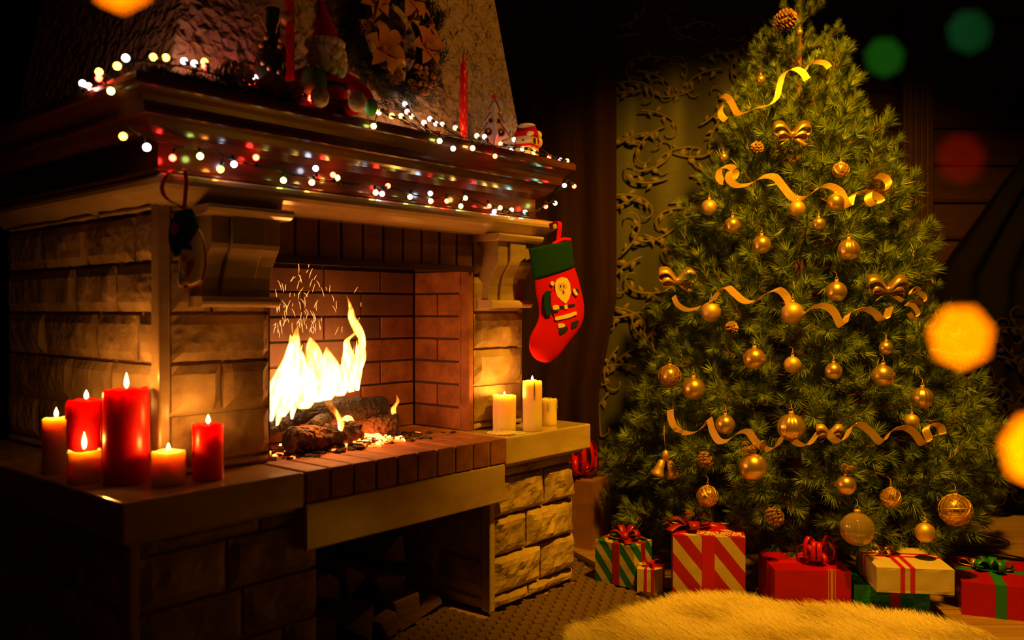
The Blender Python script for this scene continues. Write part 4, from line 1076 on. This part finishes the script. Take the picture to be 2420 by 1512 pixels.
for v in range(7):
    r4 = random.Random(100+v); m = MB()
    main = catmull([(0,0,0),(.10,.012*r4.uniform(-1,1),.008),(.20,.02*r4.uniform(-1,1),.016),(.29,0,.034)], 4)
    m.cur = 1; m.tube(main, [.0040 - .0022*i/len(main) for i in range(len(main))], 5)
    m.cur = 0
    for i in range(len(main)-1): needles(m, main[i], main[i+1], 26 if i > 5 else 8, .050, .0017, r4, 1.15)
    needles(m, main[-1], main[-1] + V(.02,0,.004), 80, .054, .0018, r4, 1.0)
    for (x0, side) in [(.07,1),(.10,-1),(.15,1),(.18,-1),(.21,.25),(.13,-.2)]:
        a = side*r4.uniform(.65,1.0); el = r4.uniform(-.1,.45) if abs(side) > .5 else r4.uniform(.6,.95)
        L_ = r4.uniform(.095,.130); d = V(math.cos(a)*math.cos(el), math.sin(a)*math.cos(el), math.sin(el))
        p0 = V(x0, 0, x0*.08); p1 = p0 + d*L_
        m.cur = 1; m.tube([p0, p1], [.0024,.0014], 4); m.ball(p1 + d*.004, .0034, 6, 4)
        m.cur = 0; needles(m, p0 + d*.03, p1, 95, .047, .0017, r4, 1.15); needles(m, p1 - d*.005, p1 + d*.010, 55, .050, .0018, r4, 1.0)
    variants.append(m.mesh('branch', [M['needle'], M['twig']]))
r5 = random.Random(77); z = .17; lv = 0; spots = []
away = math.atan2(TY, TX)
while z < 2.30:
    R = TR(z); cnt = max(4, int(2*PI*R/.185)); ph = r5.uniform(0, 6)
    for k in range(cnt):
        a = ph + 2*PI*k/cnt + r5.uniform(-.14,.14); c_ = math.cos(a-away)
        if c_ > .25 and k % 2: continue
        rr_ = R*r5.uniform(.84,1.06)
        if c_ > .2 and TY + rr_*math.sin(a) > 4.14: rr_ = max(.1, (4.14-TY)/max(.01, math.sin(a)))
        spots.append((z + r5.uniform(-.035,.035), a, rr_, r5.uniform(.9,1.12)))
    z += .104
z = .30
while z < 1.9:
    R = TR(z)*.58; cnt = max(3, int(2*PI*R/.42)); ph = r5.uniform(0, 6)
    for k in range(cnt): spots.append((z, ph + 2*PI*k/cnt, R, .9))
    z += .2
spots = spots[:300]
print('branches', len(spots))
for (z, a, R, sc) in spots:
    el = lerp(-.12, .60, max(0, (z-.2)/2.1)**1.2) + r5.uniform(-.22,.18)
    s = sc if R > .30 else max(.45, sc*R/.30)
    r0 = max(.0, R - .31*s*math.cos(el)); z0 = z - .31*s*math.sin(el)*.9
    o = bpy.data.objects.new('branch', variants[r5.randrange(7)]); C.objects.link(o); o.parent = tree
    o.location = (r0*math.cos(a), r0*math.sin(a), z0); o.rotation_euler = (r5.uniform(-.6,.6), -el, a + r5.uniform(-.15,.15)); o.scale = (s,)*3
# leader
m = MB(); r4 = random.Random(5); m.tube([(0,0,2.1),(0,0,2.44)], .003, 5); needles(m, (0,0,2.18), (0,0,2.45), 420, .050, .0018, r4); m.build('leader', M['needle'], tree)
# boughs: plain wooden limbs reaching from the trunk to the branch starts
m = MB()
for (z, a, R, sc) in spots[::2]:
    if R > .33: m.tube([(0,0,z-.06), ((R-.3)*math.cos(a)*.9, (R-.3)*math.sin(a)*.9, z-.03)], .004, 4)
tag(m.build('limbs', M['twig'], tree), kind='stuff')

def on_tree(px, py, off=.0):
    r = ray(px, py); best = None; t = 2.2
    while t < 4.2:
        p = r*t; z = CZ + r.z*t
        if math.hypot(p.x-TX, p.y-TY) < TR(z) + off: return V(p.x, p.y, z)
        if best is None or math.hypot(p.x-TX, p.y-TY) - TR(z) < best[0]: best = (math.hypot(p.x-TX, p.y-TY) - TR(z), V(p.x, p.y, z))
        t += .01
    return best[1]
# ------------------------------------------------------------------ ornaments
def bauble(px, py, rp, kind_, lab, off=.0, group='gold ball ornaments on the tree'):
    p = on_tree(px, py, off); r = rp/F_*p.y
    b = empty('ornament', p + V(0,0,r), 0, label=lab, cat='ornament', group=group)
    n_ = 18; ribs, amp = 0, 0; mt = M['gold']; sq = 1.0
    if kind_ == 'matte': mt = M['gold_m']
    if kind_ == 'rib': ribs, amp = 14, .035
    if kind_ == 'glass': ribs, amp, mt = 16, .03, M['glass']
    prof = [(max(.0002, r*math.sin(PI*i/n_)), -r - r*math.cos(PI*i/n_)) for i in range(n_+1)]
    m = MB(); m.lathe(prof, 48, (0,0,0), None, ribs, amp); m.build('ball', mt, b, smooth=True)
    m = MB(); m.lathe([(r*.2,-.004),(r*.2,r*.16),(r*.14,r*.2),(.0005,r*.2)], 12); m.build('cap', M['gold_m'], b, smooth=True)
    m = MB(); m.tube([(r*.13*math.cos(t), 0, r*.3 + r*.13*math.sin(t)) for t in [2*PI*q/12 for q in range(13)]], .0008, 5)
    m.tube(catmull([(0,0,r*.4), (.004,.01,r*.4+.014), (0,.03,r*.4+.022)], 4), .0007, 5); m.build('hanger', M['gold_m'], b, smooth=True)
    if kind_ == 'band':
        m = MB(); rr_ = random.Random(int(px)); 
        for i in range(150):
            t = rr_.uniform(0, 2*PI); zz = rr_.uniform(-.15,.38)*r; R = math.sqrt(max(0, r*r-zz*zz)); m.ball((R*math.cos(t), R*math.sin(t), -r+zz), r*.035, 5, 4)
        m.build('glitter_band', M['cone'], b)
    if kind_ == 'wire' or kind_ == 'nest':
        m = MB(); rr_ = random.Random(int(px))
        for i in range(14):
            ax = V(rr_.gauss(0,1), rr_.gauss(0,1), rr_.gauss(0,1)).normalized(); u = ax.orthogonal().normalized(); w_ = ax.cross(u)
            m.tube([V(0,0,-r) + (u*math.cos(t) + w_*math.sin(t))*r*1.12 for t in [2*PI*q/24 for q in range(25)]], .0011, 4)
        m.build('wire_wrap', M['gold_m'] if kind_ == 'wire' else M['cone'], b)
    if kind_ == 'curl':
        m = MB(); rr_ = random.Random(int(px))
        for i in range(12):
            c0 = V(rr_.uniform(-.6,.6)*r*1.2, rr_.uniform(-.6,.2)*r, r*rr_.uniform(.1,1.1)); rc = r*rr_.uniform(.2,.4)
            cc = [c0 + V(rc*math.cos(t)*(1-t/16), .0015*t, rc*math.sin(t)*(1-t/16)) for t in [q*.5 for q in range(20)]]
            m.strip(cc, [V(.001,.005,.001)]*len(cc))
        m.build('curled_ribbon', M['gold_r'], b, solid=.0006)
    return b
G = 'gold ball ornaments on the tree'
B_ = [(1800,578,22,'ball','shiny gold ball at the upper left centre of the tree below the second ribbon'),(1975,478,21,'ball','gold ball touching the right part of the second ribbon'),
 (1935,529,15,'ball','small gold ball below the second ribbon'),(1731,532,19,'ball','gold ball above the bushy branch left of the upper tree'),
 (1676,490,19,'matte','matte gold ball at the left edge under the ribbon curls'),(1884,493,19,'matte','dim gold ball in the shade under the dip of the second ribbon'),
 (2006,590,25,'rib','large ribbed gold ball at the right of the upper tree'),(1977,689,24,'ball','shiny gold ball above the third ribbon right of centre'),
 (1680,737,24,'matte','matte gold ball under the left start of the third ribbon'),(1873,740,26,'matte','matte gold ball half covered by the third ribbon'),
 (1783,848,26,'band','mirror gold ball with a speckled glitter band'),(1873,862,20,'matte','dull brownish gold ball right of the speckled banded ball'),
 (1970,877,20,'ball','gold ball under the big needle burst in mid tree'),(2087,888,26,'band','gold ball with dark ornament band at the right of the tree'),
 (1639,919,27,'ball','gold ball with branch reflections at the left of the lower tree'),(1714,1003,23,'ball','gold ball tucked behind the lowest ribbon at its second loop'),
 (1870,1010,32,'rib','large ribbed gold ball hanging at the centre of the lowest ribbon'),(1780,1104,33,'curl','big matte gold ball topped with curled ribbon below the lowest ribbon'),
 (2000,1147,23,'curl','gold ball with a tuft of curly ribbon in the lower right tree'),(2026,1250,39,'glass','largest clear amber ribbed glass ball above the cream gift'),
 (2186,1258,23,'matte','matte gold ball low at the right above the far gift'),(2258,1205,33,'wire','flat gold wire wrapped ornament at the far right of the tree'),
 (1583,888,24,'nest','dark wire nest ornament at the far left of the tree'),(2180,940,25,'rib','ribbed gold ball at the right edge above the ribbon end'),
 (2155,995,17,'matte','dim gold ball behind the right end of the lowest ribbon'),(1672,1172,22,'wire','gold wire ball in the lower left above the striped gift'),
 (2105,1175,21,'wire','shaded wire ball left of the lowest right ornaments'),(1890,76,8,'ball','tiny gold ball beside the top pine cone'),
 (1798,188,11,'ball','small gold ball at the left near the tree top'),(1710,372,11,'ball','small copper coloured ball above the left ribbon curls'),
 (1987,402,17,'wire','small wire ball right of the middle above the second ribbon'),(2094,822,16,'ball','dim gold ball at the right above the banded ball')]
for b in B_: bauble(*b, off=.045)
def tcone(px, py, rp, lab, off=.02):
    p = on_tree(px, py, off); r = rp/F_*p.y; m = cone_mesh(r, r*1.15); o = m.build('pine_cone', M['cone'], None, p, (1.1, .3, px)); tag(o, lab, 'pine cone', 'pine cones on the tree')
tcone(1854,50,24,'big sunlit brown pine cone at the very top of the tree',.05); tcone(1668,1087,18,'hanging dark pine cone in the lower left of the tree')
tcone(1832,1222,20,'pine cone low in the tree above the red gift'); tcone(1728,775,14,'dark pine cone in the left middle under the third ribbon'); tcone(1790,350,14,'dark pine cone left of the glossy top bow')
# ribbons
def ribbon(pts, lab, wd=.023, seed=1, group='gold organza ribbons around the tree', name='ribbon', off=.06):
    wd *= 1.3
    c3 = []
    for i, p in enumerate(pts):
        q = on_tree(p[0], p[1], off); c3.append(q + V(0, (p[2] if len(p) > 2 else 0), 0))
    # keep depth smooth
    ys = [q.y for q in c3]; ys = [sum(ys[max(0,i-1):i+2])/len(ys[max(0,i-1):i+2]) for i in range(len(ys))]
    c3 = [V(q.x*y/q.y, y, CZ + (q.z-CZ)*y/q.y) for q, y in zip(c3, ys)]
    c = catmull(c3, 8); wv = []
    for i, p in enumerate(c):
        t = (c[min(i+1, len(c)-1)] - c[max(i-1, 0)]).normalized()
        slope = t.z
        wv.append(V(.80, -.25, .55 + .25*math.sin(i*.04+seed)).normalized()*wd)
    m = MB(); m.strip(c, wv); return tag(m.build(name, M['gold_r'], None, solid=.0007), lab, 'ribbon', group)
ribbon([(1700,232,0),(1712,226,.0),(1728,240,0),(1733,262,.02),(1718,280,.02),(1702,262,.0),(1720,240,-.02),(1740,268,-.01),(1757,268,0),(1790,254),(1815,250),(1835,232),(1843,200),(1852,175),(1875,162),(1895,170),(1908,188)], 'gold ribbon with a curl at the left, highest on the tree', .020, 1)
ribbon([(1902,170),(1912,152),(1930,146),(1950,150),(1960,160)], 'short gold ribbon end arching at the right near the top', .018, 2)
ribbon([(1735,400,0),(1722,393,.0),(1702,398,.0),(1700,420,.0),(1715,432,.01),(1735,425,.02),(1742,408,.02),(1728,402,.01),(1722,420,0),(1730,434,-.01),(1745,440,-.01),(1775,434),(1800,418),(1830,418),(1850,440),(1868,462),(1885,470),(1905,466),(1930,448),(1955,438),(1985,452),(2000,482),(2008,488),(2015,462),(2040,452),(2068,460),(2082,475),(2066,485),(2052,470),(2058,452),(2085,455),(2100,438),(2092,420),(2072,415)], 'long gold ribbon with double curls at its left end, second from the top', .022, 3)
ribbon([(1683,712),(1700,688),(1718,678),(1738,695),(1760,712),(1785,712),(1810,694),(1838,684),(1858,700),(1868,722),(1885,738),(1900,742),(1915,728),(1945,722),(1970,736),(1986,766),(1996,765),(2005,742),(2040,730),(2066,738),(2082,755),(2094,752),(2102,726)], 'gold ribbon waving across the middle of the tree, third from the top', .022, 4)
ribbon([(1584,968),(1586,990),(1598,1012),(1625,1024),(1650,1018),(1668,1000),(1676,990),(1684,1018),(1700,1042),(1722,1040),(1745,1022),(1768,1020),(1785,1042),(1812,1062),(1835,1055),(1850,1030),(1862,1028),(1885,1048),(1908,1052),(1925,1034),(1938,1018),(1955,1020),(1968,1036),(1985,1044),(2000,1030),(2010,1010),(2030,1002),(2055,1018),(2078,1042),(2090,1042),(2104,1020),(2135,1010),(2160,1022),(2180,1048),(2196,1040),(2188,1015),(2200,1002),(2222,1008),(2226,1026),(2205,1030)], 'speckled gold ribbon with many waves around the lower tree', .020, 5)
ribbon([(2148,740),(2160,752),(2170,742),(2158,722),(2142,718),(2160,712),(2182,716),(2186,702),(2168,690),(2150,695),(2160,680),(2174,686)], 'gold ribbon loops at the right edge beside the glossy bow', .014, 6)
ribbon([(1592,700),(1602,720),(1625,732),(1655,726)], 'dim gold ribbon bend at the left edge under the left bow', .016, 7)
def bow(px, py, sp, lab, mt='gold', off=.04, group='gold bows on the tree', tails=2):
    p = on_tree(px, py, off); s = sp*1.25/F_*p.y; e = empty('bow', p, 0, label=lab, cat='bow', group=group)
    for sd in (-1, 1):
        for el in ((.5, 1.0), (-.1, .8)) if tails else ((.3, 1),):
            c = catmull([(0,0,0), (sd*s*.5, -.01, s*(.25+el[0]*.6)), (sd*s*1.0*el[1], -.006, s*(.15+el[0]*.7)), (sd*s*.9*el[1], .006, s*(-.1+el[0]*.5)), (0,.004,-.001)], 6)
            m = MB(); m.strip(c, [V(.002,s*.35,s*.42)]*len(c)); m.build('loop', M[mt], e, solid=.0008, smooth=True)
        c = catmull([(0,0,0), (sd*s*.35,-.008,-s*.35), (sd*s*.75,-.01,-s*.62)], 5); m = MB(); m.strip(c, [V(s*.18,0,s*.15)]*len(c)); m.build('tail', M[mt], e, solid=.0008, smooth=True)
    m = MB(); m.ball((0,-.008,0), s*.18, 10, 8); m.build('knot', M[mt], e, smooth=True)
bow(1872,318,34,'glossy gold bow high in the middle of the tree'); bow(1600,663,34,'glittering gold bow at the left edge of the tree','gold_r'); bow(2098,684,36,'glossy gold bow with a ring loop at the right edge of the tree'); bow(1960,1025,24,'small gold bow behind the lowest ribbon','gold_m')
p = on_tree(1573,1090,.03); be = empty('bell_ornament', p, 0, label='copper gold bells hanging at the lower left of the tree', cat='ornament')
for (dx, dz, rot) in ((-.028,-.04,.35), (.028,-.045,-.3)):
    m = MB(); m.lathe([(.004,.05),(.012,.045),(.016,.02),(.022,0),(.030,-.012),(.026,-.012),(.002,.03)], 20, M=Matrix.Translation((dx,0,dz)) @ Matrix.Rotation(rot,4,'Y')); m.build('bell', M['gold_m'], be, smooth=True)
m = MB(); m.ball((0,0,.02), .014, 10, 8, (1,1,1.6)); m.tube([(0,0,.04),(-.004,.01,.10),(0,.03,.13)], .0012, 5); m.build('bell_top', M['gold_m'], be, smooth=True)
p = on_tree(1485,1082,-.02); m = MB(); m.ball((0,0,0), .012, 10, 8); tag(m.build('berry', M['ribbon_red'], None, p, smooth=True), 'small red berry among the far left lower branches', 'berry')
# cable loops right
m = MB(); m.tube(catmull([(1.60,3.75,.01),(1.95,3.62,.01),(2.12,3.70,.012),(2.05,3.86,.012),(1.80,3.80,.014),(1.7,3.6,.014),(1.98,3.52,.012),(2.02,3.42,.01),(1.78,3.36,.01),(1.55,3.44,.01)], 8), .003, 6)
tag(m.build('cable', M['wire'], None, smooth=True), 'thin dark cable looped on the wood floor right of the tree', 'cable')

# ------------------------------------------------------------------ gifts
def gift(name_lab, P, rot, sx_, sy, sz, paper, rib, ribs_x, ribs_y, rw, group='gifts under the tree', sloped=0, crumple=.003):
    """P = front left bottom corner; box grows to +x (right) and +y (back)"""
    g = empty('gift_box', P, rot, label=name_lab, cat='gift', group=group)
    m = MB(); n = 9; 
    def face(o, u, v):
        vs = []
        for j in range(n+1):
            for i in range(n+1):
                q = V(*o) + V(*u)*(i/n) + V(*v)*(j/n); e = 0 if i in (0,n) or j in (0,n) else 1
                nn = V(*u).cross(V(*v)).normalized(); q += nn*noise.noise(q*18 + V(P[0]*10, P[1]*9, 0))*crumple*e; vs.append(q)
        m.add(vs, [(j*(n+1)+i, j*(n+1)+i+1, (j+1)*(n+1)+i+1, (j+1)*(n+1)+i) for j in range(n) for i in range(n)])
    face((0,0,0), (sx_,0,0), (0,0,sz)); face((sx_,0,0), (0,sy,0), (0,0,sz)); face((sx_,sy,0), (-sx_,0,0), (0,0,sz)); face((0,sy,0), (0,-sy,0), (0,0,sz)); face((0,0,sz), (sx_,0,0), (0,sy,0)); face((0,sy,0), (sx_,0,0), (0,-sy,0))
    m.build('wrapping', paper, g)
    e = .0022
    for x in ribs_x: m = MB(); m.box(x-rw/2, x+rw/2, -e, sy+e, .0005, sz+e); m.build('ribbon_band', rib, g, bevel=.001)
    for y in ribs_y: m = MB(); m.box(-e, sx_+e, y-rw/2, y+rw/2, .0005, sz+e*.8); m.build('ribbon_band', rib, g, bevel=.001)
    return g
def gbow(g, c, s, mt, n=6, tails=True, pom=False, wd=.3, seed=1):
    r6 = random.Random(seed)
    for k in range(n):
        a = 2*PI*k/n + r6.uniform(-.2,.2); d = V(math.cos(a), math.sin(a), 0); up = r6.uniform(.35,.8) if not pom else r6.uniform(.25,1.5)
        cc = catmull([V(*c), V(*c) + d*s*.55 + V(0,0,s*up), V(*c) + d*s*.98 + V(0,0,s*(up*.8)), V(*c) + d*s*.9 + V(0,0,s*up*.25), V(*c) + V(0,0,.002)], 5)
        w_ = V(-d.y, d.x, 0)*s*wd; m = MB(); m.strip(cc, [w_]*len(cc)); m.build('bow_loop', mt, g, solid=.0008, smooth=True)
    if tails:
        for k in range(2):
            a = r6.uniform(0, 6); d = V(math.cos(a), math.sin(a), 0); cc = catmull([V(*c), V(*c) + d*s*.7 + V(0,0,s*.25), V(*c) + d*s*1.4 + V(0,0,s*.05)], 5)
            m = MB(); m.strip(cc, [V(-d.y, d.x, 0)*s*wd]*len(cc)); m.build('bow_tail', mt, g, solid=.0008, smooth=True)
# tall brown box behind the pier
g = gift('tall brown satin gift with a big red bow beside the stone pier', (.14,3.72,0), -.52, .225, .20, .285, M['brownpaper'], M['ribbon_red'], [], [], .03)
gbow(g, (.10,.07,.287), .115, M['ribbon_red'], 16, True, True, .2, 3)
g = gift('green and cream striped gift with a dark red ribbon beside the hex tiles', (.308,3.215,0), -.66, .165, .13, .150, M['stripe_gw'], M['ribbon_dark'], [.090], [.065], .030)
gbow(g, (.09,.065,.153), .055, M['ribbon_dark'], 5, True, False, .5, 5)
g = gift('smallest cream gift with two thin red ribbons in front of the striped ones', (.443,3.075,0), -.26, .090, .085, .084, M['cream'], M['ribbon_red'], [.030,.055], [.042], .010)
gbow(g, (.045,.045,.086), .032, M['ribbon_red'], 5, False, False, .22, 6)
g = gift('large red and cream diagonally striped gift with a broad red band', (.548,2.955,0), -.16, .240, .20, .235, M['stripe_rw'], M['ribbon_red'], [.118], [.05,.12], .042)
gbow(g, (.06,.09,.240), .07, M['ribbon_dark'], 4, True, False, .5, 8)
m = MB()
r7 = random.Random(5)
for i in range(260): x = r7.uniform(.08,.23); m.ball((x, r7.uniform(.005,.05), .2385), r7.uniform(.0012,.0026), 5, 4)
m.build('gold_glitter', M['snow'], g)
g = gift('shiny red foil gift with gold edged ribbon and red curly bow', (.858,2.83,0), -.04, .245, .22, .152, M['red_foil'], M['ribbon_red'], [.182], [.10], .026)
for x in (.171, .193, .182): m = MB(); m.box(x-(.004 if x == .182 else .0012), x+(.004 if x == .182 else .0012), -.0035, .01, .001, .155); m.build('gold_stripe', M['gold_r'], g)
gbow(g, (.165,.10,.153), .062, M['ribbon_red'], 15, True, True, .26, 9)
gF = gift('green foil gift with a red ribbon under the cream gift', (1.112,2.820,0), -.12, .235, .20, .108, M['green_foil'], M['ribbon_red'], [.128], [], .032, crumple=.006)
g = gift('cream gift with paired red ribbons lying tilted on the green gift', (1.150,2.735,.112), -.13, .232, .25, .078, M['cream'], M['ribbon_red'], [.078,.108], [.130,.165], .014)
gbow(g, (.06,.15,.081), .035, M['gold_r'], 5, False, False, .35, 10)
g = gift('dark red gift with a green ribbon at the right edge of the picture', (1.478,2.852,0), -.36, .30, .33, .108, M['red_foil'], M['ribbon_green'], [.115], [.17], .032)
gbow(g, (.115,.17,.110), .06, M['ribbon_green'], 5, True, False, .45, 11); gbow(g, (.06,.2,.110), .045, M['gold_r'], 4, False, False, .3, 12)

# ------------------------------------------------------------------ sheepskin rug
def rug_edge(X):   # far edge of the rug in Y for each X
    pts = [(.16,2.55),(.23,2.63),(.35,2.73),(.50,2.83),(.56,2.875),(.66,2.90),(.80,2.865),(.88,2.80),(1.0,2.795),(1.12,2.775),(1.2,2.735),(1.28,2.68),(1.36,2.62),(1.42,2.55)]
    if X <= pts[0][0]: return 2.2
    for (a, b), (c, d) in zip(pts[:-1], pts[1:]):
        if X < c: return lerp(b, d, (X-a)/(c-a))
    return 2.2
r8 = random.Random(31); rugo = empty('sheepskin_rug', (.8,2.3,0), 0, label='fluffy cream sheepskin rug on the floor in front of the gifts', cat='rug')
m = MB(); poly = [V(x-.8, rug_edge(x)-2.3, .004) for x in [.17+.05*i for i in range(25)]] + [V(.72,-.3,.004), V(.4,-.65,.004), V(-.3,-.65,.004), V(-.7,-.2,.004)]
m.prism(poly, (0,0,.03)); m.build('rug_hide', M['fur'], rugo)
m = MB(); cnt = 0
while cnt < 52000:
    X = r8.uniform(.12,1.46); Y = r8.uniform(2.40, 2.92)
    if Y > rug_edge(X) + .004: continue
    cnt += 1
    cl = noise.noise(V(X*14, Y*14, 1)); an = 2.2 + 2.2*noise.noise(V(X*5, Y*5, 4)) + r8.gauss(0,.35)
    ln = r8.uniform(.028,.055); d = V(math.cos(an)*.55, math.sin(an)*.55, .75 + .3*cl).normalized(); p = V(X-.8, Y-2.3, .028)
    w_ = V(r8.uniform(-1,1), r8.uniform(-.3,.3), 0).normalized()*.0016; b2 = p + d*ln*.55 + V(math.cos(an)*.002, 0, .003)
    m.add([p-w_*.5, p+w_*.5, b2 + w_*.35, p + d*ln + V(math.cos(an+.5)*.012, math.sin(an+.5)*.008, -.006), b2 - w_*.35], [(0,1,2,4),(4,2,3)])
tag(m.build('wool', M['fur'], rugo), kind='stuff')

# ------------------------------------------------------------------ fairy lights hanging close to the camera, out of focus
def near_bulb(px, py, dpx, col, strength, lab, diam=.0045):
    inv = 1/2.95 + (dpx/F_)/APER; d = 1/inv; P = onY(px, py, d)
    s = empty('hanging_bulb', P, 0, label=lab, cat='fairy light', group='fairy lights hanging near the camera')
    m = MB(); m.ball((0,0,0), diam/2, 20, 12); m.build('bulb', emis('near bulb', col, strength), s, smooth=True)
    m = MB(); m.tube([(0,0,diam*.45), (0,0,diam*.45+.006)], .0012, 8); m.build('bulb_socket', M['wire'], s, smooth=True)
    m = MB(); m.tube([(0,0,diam*.45+.005), (0,0,ZC-P.z)], .00025, 5); m.build('wire', M['wire'], s)
near_bulb(2271,795,150,(1,.19,.0),26,'blurred big orange light hanging in front of the dark drape')
near_bulb(2455,1062,175,(1,.20,.0),38,'blurred brightest orange light cut by the right picture edge')
near_bulb(288,-48,150,(1,.17,.0),28,'blurred orange light cut by the top edge above the mantel')
near_bulb(2090,135,95,(.05,.5,.02),.9,'blurred green light just right of the tree top')
near_bulb(2290,75,105,(.03,.45,.10),.6,'blurred dim green light in the upper right corner')
near_bulb(2270,375,120,(.9,.01,.0),.85,'blurred dark red light in front of the log wall')
near_bulb(2082,432,70,(.9,.01,.0),.4,'blurred faint red light at the right edge of the upper tree')
